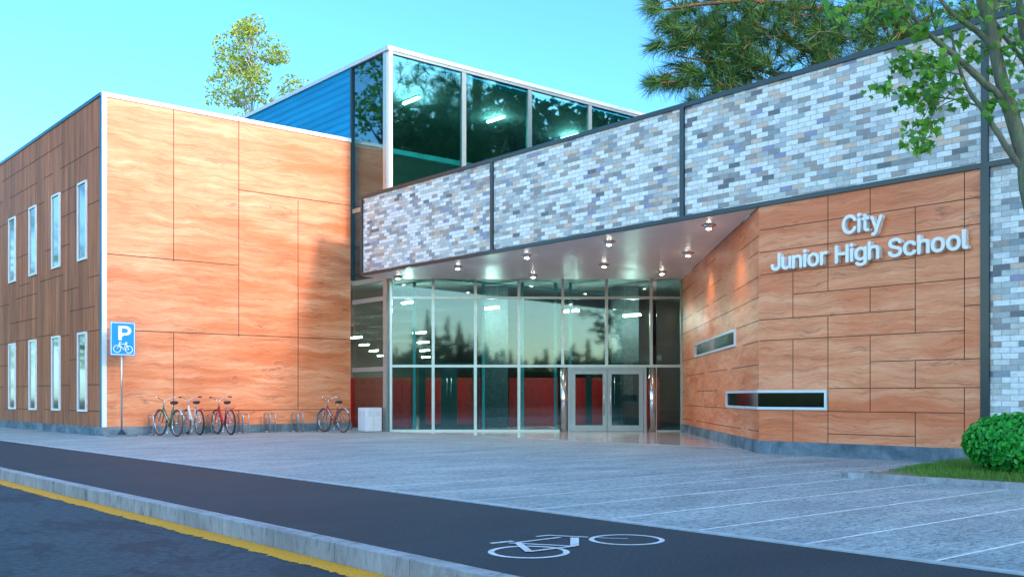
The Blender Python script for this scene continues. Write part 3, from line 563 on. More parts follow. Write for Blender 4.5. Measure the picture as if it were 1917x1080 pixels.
# entrance glazing
MX = [FG.hit(x, 700)[0] for x in (811, 890, 971.5, 1053.5, 1135.5, 1219)]; Z1, Z2 = FG.hit(900, 557.5)[1], FG.hit(900, 685)[1]
m = MB()
for i, s0 in enumerate(MX): m.fb(FG, s0-.045, s0+.045, -.06, .03, Z2 if i in (3, 4, 5) else 0, ZS-.01)
m.fb(FG, .03, .11, -.06, .035, 0, ZS-.01); m.fb(FG, LG-.06, LG-.005, -.06, .03, 0, ZS-.01)
m.fb(FG, .11, LG-.06, -.06, .028, Z1-.04, Z1+.04); m.fb(FG, .11, LG-.06, -.06, .028, Z2-.04, Z2+.04)
m.fb(FG, .11, MX[3]-.1, -.06, .028, 0, .07); m.fb(FG, MX[5]+.12, LG-.06, -.06, .028, 0, .05)
m.fb(FG, MX[5]+.12, MX[5]+.17, -.06, .028, .05, Z2-.04)
part(m, 'entrance_mullions', M['mull'], nrm=False)
cols = [.11]+MX+[LG-.06]
for i in range(7):
    s0, s1 = cols[i]+(.045 if i else 0), cols[i+1]-(.045 if i < 6 else 0)
    for za, zb in ((.07, Z2-.04), (Z2+.04, Z1-.04), (Z1+.04, ZS-.02)):
        if i in (4, 5) and za < 1: continue
        if i == 6 and za < 1: s0 = MX[5]+.17
        part(MB().fb(FG, s0, s1, -.02, -.01, za, zb), 'pane', M['glass'], nrm=False)
part(MB().fb(FG, 0, .9, -.25, -.20, 0, 0.001), 'threshold', M['steel'], nrm=False) if False else None
# doors
d0, dm, d1 = FG.hit(1063, 700)[0], FG.hit(1136.5, 700)[0], FG.hit(1210, 700)[0]; ZD = Z2-.05
m = MB(); m.fb(FG, d0, d0+.09, -.05, .05, 0, ZD); m.fb(FG, d1-.09, d1, -.05, .05, 0, ZD); m.fb(FG, d0+.09, d1-.09, -.05, .05, ZD-.06, ZD)
fr_ = part(m, 'door_frame', M['door'], nrm=False)
for (s0, s1, hs) in ((d0+.10, dm-.008, dm-.10), (dm+.008, d1-.10, dm+.10)):
    m = MB(); q = .13
    m.fb(FG, s0, s0+q, -.02, .035, .02, ZD-.07); m.fb(FG, s1-q, s1, -.02, .035, .02, ZD-.07)
    m.fb(FG, s0+q, s1-q, -.02, .035, .02, .20); m.fb(FG, s0+q, s1-q, -.02, .035, ZD-.20, ZD-.07)
    dr = part(m, 'door', M['door'], nrm=False)
    g = MB().fb(FG, s0+q, s1-q, 0, .01, .20, ZD-.20).build('pane', M['glass']); g.parent = dr
    h = MB(); za, zb = FG.hit(1136, 777)[1], FG.hit(1136, 715)[1]
    h.tube([FG.p(hs, .10, za), FG.p(hs, .10, zb)], .017, 8)
    for z in (za+.12, zb-.12): h.tube([FG.p(hs, .035, z), FG.p(hs, .10, z)], .01, 6)
    h = h.build('handle', M['steel']); h.parent = dr
for s0 in (MX[3]-.02, MX[5]-.02):
    c = FG.p(s0+.06, 0, 0); part(MB().lathe((c[0], c[1], 0), [(.115, 0), (.115, Z2-.045)], 28), 'steel_column', M['steel'], nrm=False)
# entrance floor, polished
struct(fixnormals(MB().prism([(17.26, 26.50), (24.27, 20.62), (21.4, 17.5), (17.30, 13.03)], -.02, .012).build('entrance_floor', M['tile'])))
# interior
part(MB().prism([(17.3, 26.5), (24.3, 20.64), (58, 20.64), (58, 61), (17.3, 61)], -.02, .011), 'lobby_floor', M['innerf'])
part(MB().box(24.3, 58, 20.4, 20.6, 0, 4.9), 'lobby_wall', M['inner'], nrm=False)
part(MB().box(57.8, 58, 20.64, 61, 0, 4.9).box(17.3, 58, 60.8, 61, 0, 4.9), 'lobby_end_wall', M['inner'], nrm=False)
part(MB().box(17.24, 17.30, 28.9, 61, 0, 5.2), 'lobby_side_wall', M['inner'], nrm=False)
def cf(X, Y): return (RT[0]*X+FW[0]*Y, RT[1]*X+FW[1]*Y)   # camera-aligned plan position
FI = lambda Y: Frm(cf(0, Y), RT, (-FW[0], -FW[1]))
def xi(px, Y): return (px-CX)/F*Y
# inner screen
f = FI(33.6); m = MB()
for px in (776, 905, 978, 1040, 1068): a = xi(px, 33.6); m.fb(f, a-.05, a+.05, -.05, .05, 0, 4.9)
part(m, 'inner_screen_posts', M['teal'], nrm=False)
f = FI(34.4)
for pa, pb in ((785, 897), (1096, 1196)):
    a, b = xi(pa, 34.4), xi(pb, 34.4); mid = (a+b)/2; m = MB()
    m.fb(f, a, a+.22, -.04, .04, .0, 2.25); m.fb(f, b-.22, b, -.04, .04, 0, 2.25); m.fb(f, mid-.28, mid+.28, -.04, .04, 0, 2.25)
    m.fb(f, a+.22, b-.22, -.039, .039, 2.02, 2.25); m.fb(f, a+.22, b-.22, -.039, .039, 0, .16)
    dd = part(m, 'inner_door', M['indoor'], nrm=False)
    h = MB()
    for s in (-.07, .07): h.tube([f.p(mid+s, .09, .85), f.p(mid+s, .09, 1.75)], .015, 6); h.tube([f.p(mid+s, .04, .9), f.p(mid+s, .09, .9)], .01, 5); h.tube([f.p(mid+s, .04, 1.7), f.p(mid+s, .09, 1.7)], .01, 5)
    h = h.build('handle', M['chrome']); h.parent = dd
f = FI(34.9)
for pa, pb in ((903, 951), (1146, 1195)): part(MB().fb(f, xi(pa, 34.9), xi(pb, 34.9), -.4, .1, 0, 4.9), 'concrete_pillar', M['conc'], nrm=False)
# ---------------------------------------------------------------- lockers
def lockers(pa, pb, n, label, rounded=False):
    Y = 36.3; f = FI(Y); a, b = xi(pa, Y), xi(pb, Y); H = 1.77; wd = (b-a)/n
    t = empty('locker_bank', f.p((a+b)/2, 0, 0), label=label, cat='lockers', group='red locker banks in the lobby')
    inv = Matrix.Translation(-t.location)
    o = MB().fb(f, a, b, -.45, -.02, 0, H).build('carcass', M['red']); o.parent = t; o.matrix_parent_inverse = inv
    for k in range(n):
        for z0, z1 in ((.10, .90), (.915, H-.03)):
            m = MB(); m.fb(f, a+k*wd+.005, a+(k+1)*wd-.005, -.019, 0, z0, z1)
            for j in range(3): m.fb(f, a+k*wd+.07, a+(k+1)*wd-.07, .0, .004, z1-.08-j*.03, z1-.068-j*.03, 1)
            m.fb(f, a+(k+1)*wd-.06, a+(k+1)*wd-.035, 0, .02, (z0+z1)/2-.05, (z0+z1)/2+.05, 1)
            o = m.build('door', [M['red'], M['reddark']]); o.parent = t; o.matrix_parent_inverse = inv
lockers(640, 770, 8, 'red steel lockers seen at the far left behind the entrance glass')
lockers(795, 900, 6, 'red steel lockers seen behind the dark inner double door left of the concrete pillar')
lockers(953, 1045, 6, 'red steel lockers in the clear bay between the concrete pillar and the entrance doors')
lockers(1070, 1145, 5, 'red steel lockers seen through the left leaf of the entrance door')
lockers(1196, 1235, 3, 'narrow red locker run at the right edge of the entrance door')
# ---------------------------------------------------------------- lamps
def downlight(px, py, label):
    d = ray(px, py); t = (ZS-.012-EYE)/d[2]; c = (d[0]*t, d[1]*t, ZS-.012)
    r = empty('downlight', c, label=label, cat='ceiling light', group='round downlights in the canopy soffit')
    MB().lathe((0,0,0), [(.10,0), (.15,-.010), (.155,-.020), (.095,-.028), (.075,-.07), (.06,-.08)], 20).build('housing', M['steel'], r)
    MB().lathe((0,0,0), [(.055,-.081), (.055,-.095), (.04,-.104), (.01,-.106)], 16).build('lens', M['lens'], r)
    l = bpy.data.lights.new('beam', 'SPOT'); l.energy = 20; l.spot_size = math.radians(120); l.spot_blend = .8; l.color = (1, .80, .55); l.shadow_soft_size = .06
    lo = bpy.data.objects.new('beam', l); C.objects.link(lo); lo.parent = r; lo.location = (0, 0, -.13)
for px, py, lb in ((745,517,'at the far left tip of the soffit'),(857,498,'second from the left in the front row of the soffit'),(986,477,'in the middle of the front row under the brick band'),
    (1140,452,'fourth in the front row under the brick band joint'),(1327,421,'nearest to the viewer, above the orange return wall'),(998,514,'at the left end of the rear row, close to the glass'),
    (1131,494,'in the middle of the rear row, above the doors'),(1239,508,'at the rear right, next to the glass and return wall'),(1288,473,'at the right beside the orange return wall, second from the front')):
    downlight(px, py, 'small round lit downlight '+lb)
def pendant(P, L, hang, label, ang=0, glow=0, grp='linear pendant lamps inside the lobby'):
    r = empty('pendant_lamp', P, ang, label=label, cat='pendant lamp', group=grp)
    MB().box(-L/2, L/2, -.05, .05, .012, .05).build('lamp_body', M['galv'], r)
    MB().box(-L/2+.01, L/2-.01, -.045, .045, -.045, .011).build('light_tube', M['lamp'], r)
    if glow:
        l = bpy.data.lights.new('lamp_light', 'POINT'); l.energy = glow; l.shadow_soft_size = .03; l.color = (1, .95, .88)
        lo = bpy.data.objects.new('lamp_light', l); C.objects.link(lo); lo.parent = r; lo.location = (0, 0, -.3)
    for s in (-1, 1): MB().tube([(s*L*.42, 0, .05), (s*L*.42, 0, hang)], .006, 5).build('cable', M['galv'], r)
for px, py, lb in ((770,188,'first lit strip lamp behind the upper tower glass, nearest the corner'),(928,223,'second lit strip lamp behind the upper tower glass'),(1067,255,'third lit strip lamp behind the upper glass, just above the brick band')):
    d = ray(px, py); t = 29.2/d[1]; z = EYE+d[2]*t
    pendant((d[0]*t, 29.2, z), 1.0, TH-.5-z, lb, PI/2, 34, 'strip lamps in the upper tower room')
k = 0
for px, Y, z, nm in ((765,34,4.29,'first strip lamp behind the entrance glass, in the leftmost bay'),(920,34,4.1,'strip lamp high behind the third bay of the entrance glass'),(1068,34,4.0,'strip lamp high behind the glass above the left door leaf'),(1183,34,3.85,'strip lamp high behind the glass above the right door leaf'),
    (785,44,3.9,'strip lamp deep in the lobby, highest of the receding row left of centre'),(792,51.7,3.9,'strip lamp deep in the lobby, second of the receding row left of centre'),(795,60.6,3.88,'strip lamp deep in the lobby, third of the receding row left of centre'),(797,70,3.85,'strip lamp deep in the lobby, lowest of the receding row left of centre'),
    (667,47.5,3.9,'strip lamp seen through the side glazing, highest of four'),(682,54.4,3.9,'strip lamp seen through the side glazing, second of four'),(700,61.3,3.9,'strip lamp seen through the side glazing, third of four'),(714,68.5,3.9,'strip lamp seen through the side glazing, lowest of four')):
    pendant((*cf(xi(px, Y), Y), z), .75 if Y < 40 else .9, 4.9-z, 'white lit '+nm, PI/2, 11 if Y < 40 else 0)
# ---------------------------------------------------------------- lettering
def glyph(ch, name, sx, sz, ext, mat, parent, off=.012):
    cu = bpy.data.curves.new(name, 'CURVE'); cu.dimensions = '2D'; cu.fill_mode = 'BOTH'; cu.resolution_u = 4
    for L in G[ch]:
        q = [int(x)/1000 for x in L.split()]; n = len(q)//6
        s = cu.splines.new('BEZIER'); s.bezier_points.add(n-1); s.use_cyclic_u = True
        for i, b in enumerate(s.bezier_points):
            h = q[i*6:i*6+6]; b.handle_left_type = b.handle_right_type = 'FREE'
            b.handle_left = (h[0]*sx, h[1]*sz, 0); b.co = (h[2]*sx, h[3]*sz, 0); b.handle_right = (h[4]*sx, h[5]*sz, 0)
    cu.extrude = ext/2
    o = bpy.data.objects.new(name, cu); C.objects.link(o)
    dg = bpy.context.evaluated_depsgraph_get(); me = bpy.data.meshes.new_from_object(o.evaluated_get(dg))
    bpy.data.objects.remove(o); bm = bmesh.new()
    for k in range(9):      # embolden: the outline swept round a small circle
        n0 = len(bm.verts); bm.from_mesh(me); bm.verts.ensure_lookup_table(); a = 2*PI*k/8; r = off if k < 8 else 0
        for v in bm.verts[n0:]: v.co.x += r*sx*math.cos(a); v.co.y += r*sz*math.sin(a); v.co.z += (k*.00035 if v.co.z > 0 else 0)
    me2 = bpy.data.meshes.new(name); bm.to_mesh(me2); bm.free(); me = me2; me.materials.append(mat); me.polygons.foreach_set('material_index', [0]*len(me.polygons))
    o = bpy.data.objects.new(name, me); C.objects.link(o); o.parent = parent
    return o
def gx(ch):
    xs = [int(v)/1000 for L in G[ch] for v in L.split()[2::6]]; return min(xs), max(xs)
sg = empty('name_sign', (16.24, 9.67, 3.5), label='raised silver white lettering reading City Junior High School on the orange corner wall', cat='lettering')
def word(chars, v_left, v_right, zb, hcap, k=1):
    cap = .5275; s = hcap/cap
    x = 0; pos = []
    for c in chars:
        if c == ' ': x += .22; continue
        a, b = gx(c); pos.append((c, x-a)); x += (b-a)+.062
    tot = x-.062; sx = (v_left-v_right-.03)/tot
    for c, p in pos:
        o = glyph(c, 'letter', sx, s, .11, M['letter'], sg, .0185)
        # reading direction runs toward -y, faces -x
        o.matrix_local = Matrix(((0,0,-1,-.062),(-1,0,0,v_left-.015-p*sx-9.67),(0,1,0,zb-3.5),(0,0,0,1)))
caph = None
word('City', FB.hit(1576, 430, .11)[0], FB.hit(1653, 430, .11)[0], 4.005, .325)
word('Junior High School', FB.hit(1443, 490, .11)[0], FB.hit(1813.5, 460, .11)[0], 3.50, .315)
# ---------------------------------------------------------------- cycle parking sign
S = ground(229, 815.5); S = (S.x, 28.12)
SF = Frm((0, S[1]-.05), (1, 0), (0, -1)); a0, zt = SF.hit(205.5, 601.5); a1, _ = SF.hit(253, 603); _, zb = SF.hit(205.5, 665)
sx_ = SF.hit(229, 700)[0]
ps = empty('cycle_parking_sign', (sx_, S[1], 0), label='blue cycle parking sign with a white P and bicycle on a thin grey pole', cat='sign')
MB().tube([(0,0,.03), (0,0,zb+.8)], .024, 12).build('pole', M['galv'], ps)
MB().lathe((0,0,0), [(.40,.004), (.40,.03), (.36,.045), (.12,.05)], 24).build('base_plate', M['plinth'], ps)
MB().lathe((0,0,0), [(.14,.05), (.13,.07), (.05,.15), (.026,.19)], 16).build('base_collar', M['trim'], ps)
W_ = a1-a0; H_ = zt-zb; ox = a0-sx_
pl = bevel(MB().box(ox, ox+W_, -.07, -.045, zb, zt).build('sign_plate', M['signblue'], ps), .008, 2)
m = MB()
for x0, x1, z0, z1 in ((.02, W_-.02, .02, .037), (.02, W_-.02, H_-.037, H_-.02), (.02, .037, .037, H_-.037), (W_-.037, W_-.02, .037, H_-.037)):
    m.box(ox+x0, ox+x1, -.0725, -.0702, zb+z0, zb+z1)
m.build('white_border', M['signwhite'], pl)
p = glyph('P', 'letter_p', .66*W_/.5, .40*H_/.52*1.0, .004, M['signwhite'], pl, .02)
p.matrix_local = Matrix(((1,0,0,ox+.27*W_),(0,0,-1,-.0735),(0,1,0,zb+.475*H_),(0,0,0,1)))
bi = MB()
def bp(x, z): return (ox+x*W_, -.074, zb+z*H_)
def seg(pts, r=.0125): bi.tube([bp(*q) for q in pts], r, 6)
def cir(x, z, R):
    bi.tube([(ox+x*W_+R*math.cos(a*PI/14), -.074, zb+z*H_+R*math.sin(a*PI/14)) for a in range(28)], .0115, 6, closed=True)
R_ = .135*W_*1.03; cir(.275, .195, R_); cir(.74, .185, R_)
seg([(.275,.195),(.35,.32),(.375,.40),(.44,.405)]); seg([(.35,.345),(.61,.345)]); seg([(.36,.325),(.53,.18),(.60,.335),(.64,.385)]); seg([(.53,.18),(.74,.185),(.63,.35)]); seg([(.58,.385),(.70,.385)])
bi.build('bicycle_symbol', M['signwhite'], pl)
# ---------------------------------------------------------------- litter bins
bc = cf(xi(685.5, 31.05), 31.05)
bn = empty('recycling_bin', (bc[0], bc[1], 0), label='white square recycling bin unit beside the side glazing, left of the entrance', cat='bin')
bw, bd, bh = .56, .46, .735
bevel(MB().box(0, bw, 0, bd, .02, bh).build('bin_body', M['bin'], bn), .008, 2)
MB().box(.02, bw-.02, .02, bd-.02, .004, .02).build('foot_frame', M['dark'], bn)
bevel(MB().box(-.008, bw+.008, -.008, bd+.008, bh, bh+.02).build('lid', M['bin'], bn), .004, 2)
for fr, L in ((Frm((0,0),(1,0),(0,-1)), bw), (Frm((0,0),(0,1),(-1,0)), bd)):
    for k in (0, 1):
        m = MB(); x0, x1 = .014+k*L/2, L/2-.006+k*L/2
        m.fb(fr, x0, x1, .0, .012, .05, bh-.02)
        o = m.build('bin_door', M['bin'], bn)
        m = MB(); cxx = (x0+x1)/2
        for a in range(3):
            pts = [fr.p(cxx+.052*math.cos(t_), .014, bh-.14+.052*math.sin(t_)) for t_ in [2*PI*a/3+q*.28 for q in range(6)]]
            m.tube(pts, .007, 6)
            m.fb(fr, cxx-.05, cxx+.05, .012, .014, bh-.235-a*.012*0, bh-.225)
        m.build('recycling_mark', M['binmark'], o)
    MB().fb(fr, L/2-.004, L/2+.006, .0, .004, .05, bh-.02).build('door_gap', M['bindark'], bn)
# ---------------------------------------------------------------- cycle racks
def make_rack():
    r = empty('cycle_rack', (0,0,0))
    for k, x in enumerate((0, .17)):
        H = .575; L = .42; rr = .09; pts = [(x, 0, 0), (x, 0, H-rr)]
        for a in range(1, 6): t = PI/2*a/5; pts.append((x, rr-rr*math.cos(t), H-rr+rr*math.sin(t)))
        for a in range(0, 6): t = PI/2*a/5; pts.append((x, L-rr+rr*math.sin(t), H-rr+rr*math.cos(t)))
        pts.append((x, L, 0)); MB().tube(pts, .019, 10).build('hoop', M['galv'], r)
        MB().tube([(x, .01, .30), (x, L-.01, .30)], .013, 8).build('crossbar', M['galv'], r)
    MB().tube([(0, .04, .02), (.17, .04, .02)], .012, 6).tube([(0, .38, .02), (.17, .38, .02)], .012, 6).build('foot_bar', M['galv'], r)
    return r
r0 = make_rack(); RF = Frm((0, 28.12), (1, 0), (0, -1))
RL = ['galvanised hoop rack at the left end, left of the green bicycle', 'galvanised hoop rack holding the green and white bicycles', 'galvanised hoop rack left of the crimson bicycle',
      'empty galvanised hoop rack just right of the crimson bicycle', 'empty galvanised hoop rack, left one of the free-standing pair', 'empty galvanised hoop rack, right one of the free-standing pair', 'galvanised hoop rack holding the red bicycle by the glass']
for i, px in enumerate((287.5, 344, 400, 455.5, 506, 558, 605.5)):
    o = r0 if i == 0 else copy_tree(r0)
    o.location = (RF.hit(px, 812)[0], 28.12, .004); tag(o, RL[i], 'cycle rack', 'hoop racks along the wood wall')
# ---------------------------------------------------------------- bicycles (front toward +x, standing on z = 0)
def bicycle(loc, yaw, label, fr, tyre, fender, bar, stepthrough, rack=False, grips=True, whitefork=False, steer=0., lean=0.):
    b = empty('bicycle', loc, yaw, label=label, cat='bicycle', group='bicycles parked in the racks'); b.rotation_euler = (lean, 0, yaw)
    R = .345; xr, xf = -.53, .55
    def wheel(x, name, ry=0.):
        w_ = MB().tube([(R*math.cos(a*PI/20), 0, R*math.sin(a*PI/20)) for a in range(40)], .024, 8, closed=True).build(name, tyre, b, (x, 0, R+.022))
        w_.rotation_euler = (0, 0, ry)
        MB().tube([((R-.032)*math.cos(a*PI/20), 0, (R-.032)*math.sin(a*PI/20)) for a in range(40)], .013, 6, closed=True).build('rim', M['chrome'], w_)
        s = MB()
        for a in range(18):
            t = a*2*PI/18; y = .03 if a % 2 else -.03
            s.tube([(.02*math.cos(t+.6), y, .02*math.sin(t+.6)), ((R-.04)*math.cos(t), 0, (R-.04)*math.sin(t))], .0016, 3, cap=False)
        s.build('spokes', M['galv'], w_)
        MB().tube([(0, -.05, 0), (0, .05, 0)], .02, 8).build('hub', M['chrome'], w_)
        return w_
    wheel(xr, 'wheel'); wheel(xf, 'wheel', steer)
    zc = R+.022
    if fender:
        for x, a0, a1, ry in ((xr, .15, 2.5, 0), (xf, .9, 3.0, steer)):
            vs = []; fs = []; n = 16
            for i in range(n+1):
                t = a0+(a1-a0)*i/n
                for y, r in ((-.032, R+.036), (0, R+.05), (.032, R+.036)): vs.append((r*math.cos(t), y, r*math.sin(t)))
            for i in range(n): fs += [(3*i, 3*i+1, 3*i+4, 3*i+3), (3*i+1, 3*i+2, 3*i+5, 3*i+4)]
            o = MB().add(vs, fs, 0, True).build('mudguard', fender, b, (x, 0, zc)); o.rotation_euler = (0, 0, ry)
            st = o.modifiers.new('s', 'SOLIDIFY'); st.thickness = .003
    f = MB(); bb = (-.04, 0, .29); hd = (.355, 0, .84); hb = (.405, 0, .68); st_ = (-.21, 0, .76)
    f.tube([hd, hb], .021, 10)
    if stepthrough == 1:      # twin sloping tubes
        f.tube([hb, bb], .018, 8); f.tube([(.37, 0, .79), (.12, 0, .55), (-.085, 0, .42)], .016, 8)
    else:                     # one thick low tube
        f.tube([(.375, 0, .78), (.22, 0, .52), (.05, 0, .35), bb], [.036, .036, .034, .03], 10); f.tube([hb, (.2, 0, .42), bb], .02, 8)
    f.tube([bb, st_], .018, 8)
    for s in (-1, 1):
        f.tube([bb, (-.15, s*.03, .30), (xr, s*.06, zc)], .011, 6); f.tube([(-.185, 0, .70), (-.25, s*.035, .64), (xr, s*.06, zc)], .009, 6)
    f.tube([(bb[0], -.04, bb[2]), (bb[0], .04, bb[2])], .026, 10)
    f.build('frame', fr, b)
    k = MB()
    for s in (-1, 1): k.tube([(.41, 0, .665), (.43, s*.045, .63), (.50, s*.055, .47), (xf, s*.055, zc)], [.016, .016, .013, .010], 7)
    k.build('fork', whitefork or fr, b)
    m = MB(); m.tube([(.36, 0, .82), (.325, 0, .96), (.35, 0, .99)], .013, 8)
    c = (.35, 0, .99)
    for s in (-1, 1):
        m.tube([c, (.36, s*.07, .995), (.35, s*.16, 1.04), (.30, s*.22, 1.075), (.19, s*.295, 1.08)] if bar == 'swept' else [c, (.38, s*.06, 1.0), (.38, s*.13, 1.055), (.34, s*.19, 1.085), (.22, s*.30, 1.08)], .0115, 8)
    hbar = m.build('handlebar', M['chrome'], b)
    if grips:
        for s in (-1, 1):
            MB().tube([(.27, s*.25, 1.082), (.185, s*.325, 1.078)], .019, 8).build('grip', M['black'], hbar)
            MB().tube([(.32, s*.20, 1.06), (.24, s*.29, 1.045)], .006, 5).build('brake_lever', M['galv'], hbar)
    MB().tube([(-.20, 0, .72), (-.232, 0, .90)], .0125, 8).build('seat_post', M['chrome'], b)
    vs = []; fs = []; prof = ((-.13, .085, .0), (-.10, .11, .02), (-.03, .10, .022), (.05, .05, .012), (.12, .025, .006), (.15, .012, -.01))
    for x, hw, dz in prof:
        for q in range(10):
            a = 2*PI*q/10; vs.append((-.235+x, hw*math.cos(a), .925+dz+(.028 if math.sin(a) > 0 else .045)*math.sin(a)))
    for i in range(len(prof)-1):
        for q in range(10): q2 = (q+1) % 10; fs.append((i*10+q, i*10+q2, i*10+10+q2, i*10+10+q))
    fs += [tuple(range(10)), tuple(range(59, 49, -1))]
    fixnormals(MB().add(vs, fs, 0, True).build('saddle', M['black'], b))
    m = MB(); m.lathe((bb[0], -.045, bb[2]), [(.085, 0), (.085, .005)], 20, axis='y')
    m.tube([(bb[0], -.06, bb[2]), (bb[0]+.10, -.075, bb[2]-.12)], .010, 6); m.tube([(bb[0], .05, bb[2]), (bb[0]-.10, .075, bb[2]+.12)], .010, 6)
    cr = m.build('crankset', M['chrome'], b)
    for s, dx, dz in ((-1, .10, -.12), (1, -.10, .12)):
        MB().box(bb[0]+dx-.045, bb[0]+dx+.045, s*.125-.04, s*.125+.04, bb[2]+dz-.012, bb[2]+dz+.012).build('pedal', M['black'], cr)
    m = MB(); m.tube([(bb[0], -.05, bb[2]+.08), (xr, -.065, zc+.03)], .005, 5); m.tube([(bb[0], -.05, bb[2]-.08), (xr, -.065, zc-.03)], .005, 5); m.build('chain', M['trim'], b)
    MB().tube([(-.14, .03, .28), (-.20, .16, .012)], .009, 6).build('kickstand', M['chrome'], b)
    if rack:
        m = MB(); z = .76
        for s in (-.065, 0, .065): m.tube([(-.27, s, z), (-.68, s, z)], .0055, 5)
        for x in (-.30, -.48, -.66): m.tube([(x, -.065, z), (x, .065, z)], .0055, 5)
        for s in (-1, 1): m.tube([(-.62, s*.065, z), (xr, s*.07, zc)], .0055, 5); m.tube([(-.40, s*.065, z), (xr, s*.07, zc)], .005, 5)
        m.build('luggage_rack', M['chrome'], b)
        MB().box(-.715, -.695, -.04, .04, z-.05, z+.01).build('rear_reflector', M['red'], b)
    return b
def mid(a, b_):
    A = ground(*a); B_ = ground(*b_); c = (A+B_)/2; return c, math.atan2(B_.y-A.y, B_.x-A.x)
bg_ = plain('green_cycle_enamel', (.01,.16,.05), .25); bw_ = plain('white_cycle_enamel', (.72,.72,.70), .25, 0, .04); bc_ = plain('crimson_cycle_enamel', (.42,.02,.05), .25); br_ = plain('red_cycle_enamel', (.36,.018,.02), .28)
silver = plain('silver_mudguard', (.66,.67,.68), .25, .7, .05)
def park(rx, fx, yr, *a, **k):
    A = ground(rx, yr); yaw = PI/2-.06 if 'yaw' not in k else k.pop('yaw')
    c = (A.x+.53*math.cos(yaw), A.y+.53*math.sin(yaw), .004); bicycle(c, yaw, *a, **k)
park(331.0, 298, 817.3, 'green step-through bicycle with chrome handlebar and silver mudguards, leftmost in the racks', bg_, M['greytyre'], silver, 'swept', 1, grips=False, steer=.08, lean=.03, yaw=PI/2+.05)
park(374.0, 350, 814.6, 'white bicycle with black tyres and luggage rack between the green and crimson ones', bw_, M['black'], None, 'up', 2, rack=True, steer=-.05, lean=-.02)
park(432.5, 405, 814.3, 'crimson bicycle with black tyres and luggage rack, third from the left', bc_, M['black'], None, 'up', 2, rack=True, steer=.06, lean=-.03)
park(642.5, 613, 809.8, 'thin red bicycle with silver mudguards alone near the bin and glazing', br_, M['greytyre'], silver, 'swept', 1, grips=True, steer=.05, yaw=PI/2+.03)
# ---------------------------------------------------------------- vegetation
rnd = random.Random(7)
def rv(): 
    while True:
        v = Vector((rnd.uniform(-1,1), rnd.uniform(-1,1), rnd.uniform(-1,1)))
        if .05 < v.length < 1: return v
MAPLE = [(0,0),(.16,-.02),(.42,-.12),(.34,.06),(.5,.12),(.40,.22),(.52,.44),(.34,.38),(.26,.42),(.30,.62),(.16,.60),(.10,.72),(0,1.0)]
MAPLE = MAPLE+[(-x, y) for x, y in MAPLE[-2:0:-1]]
def maple_leaf(mb, p, size, nrm, tip):
    n = nrm.normalized(); u = (tip-n*tip.dot(n)); u = u.normalized() if u.length > 1e-4 else n.orthogonal().normalized(); w_ = u.cross(n)
    cup = rnd.uniform(-.5, .35); b = len(mb.v)
    mb.v.append(tuple(p+u*.36*size))
    for x, y in MAPLE: mb.v.append(tuple(p+w_*x*size+u*y*size+n*(abs(x)*cup-.25*y*y)*size*.6))
    N = len(MAPLE)
    for i in range(N): mb.f.append((b, b+1+i, b+1+(i+1) % N)); mb.m.append(0); mb.sm.append(False)
def quadleaf(mb, p, s, asp=.6):
    n = rv().normalized(); u = n.orthogonal().normalized(); u = Quaternion(n, rnd.uniform(0, 2*PI)) @ u; w_ = n.cross(u)*asp; b = len(mb.v)
    mb.v += [tuple(p-u*s), tuple(p+w_*s), tuple(p+u*s), tuple(p-w_*s)]; mb.f.append((b, b+1, b+2, b+3)); mb.m.append(0); mb.sm.append(False)
# --- maple on the grass island, beside the camera on the right
DM = 11.2
def P(px, py, D=DM): return at(px, py, D)
base = Vector((12.75, 4.35, .05))
mt = empty('maple_tree', base, label='maple tree with grey bark and bright green lobed leaves leaning over the grass strip', cat='tree')
def rel(pts): return [Vector(p)-base for p in pts]
tr = MB()
def limb(pts, r0, r1, sub=3):
    pts = rel(pts); q = []
    for i in range(len(pts)-1):
        p0 = pts[max(i-1, 0)]; p1 = pts[i]; p2 = pts[i+1]; p3 = pts[min(i+2, len(pts)-1)]
        for k in range(sub):
            t = k/sub; q.append(.5*((2*p1)+(p2-p0)*t+(2*p0-5*p1+4*p2-p3)*t*t+(-p0+3*p1-3*p2+p3)*t**3)+(rv()*r0*.10 if (i or k) else Vector()))
    q.append(pts[-1]); n = len(q); tr.tube(q, [r0+(r1-r0)*(i/(n-1))**.8 for i in range(n)], 9 if r0 > .04 else 5); return [p+base for p in q]
limb([base-Vector((0,0,.1)), base+Vector((-.03,.02,.6)), (base+P(1935, 400))/2+Vector((.05,.0,.1)), P(1935,400), P(1918,300), P(1893,215), P(1872,140), P(1858,70), P(1850,20), P(1846,-40), P(1842,-160,11.3), P(1835,-330,11.5), P(1830,-470,11.7)], .125, .03)
limb([P(1916,318), P(1890,285), P(1862,240), P(1835,200), P(1815,172), P(1800,140), P(1790,105), P(1780,60)], .042, .012)
limb([P(1886,196), P(1872,180), P(1845,158), P(1815,130), P(1795,112), P(1770,90), P(1745,70), P(1720,45), P(1703,15), P(1690,-30)], .05, .02)
limb([P(1862,100), P(1852,80), P(1830,60), P(1805,42), P(1785,28), P(1765,5), P(1740,-40)], .045, .018)
limb([P(1853,40,11.3), P(1838,10), P(1830,-30), P(1815,-100)], .07, .025)
limb([P(1850,24), P(1862,-5), P(1872,-50), P(1890,-150)], .065, .02)
limb([P(1950,240,11.4), P(1925,130,11.4), P(1905,100,11.4), P(1885,75,11.4), P(1862,40,11.4), P(1850,0,11.4), P(1845,-60,11.4)], .04, .014)
limb([base+Vector((.35,-.1,.0)), P(1990,500,11.6), P(1950,240,11.6), P(1925,100,11.6), P(1912,40,11.6), P(1908,-20,11.6), P(1900,-200,11.8), P(1890,-420,12)], .085, .025)
TW_ = []
def twig(pts, r=.012): TW_.append(limb(pts, r, .003, 2)); return TW_[-1]
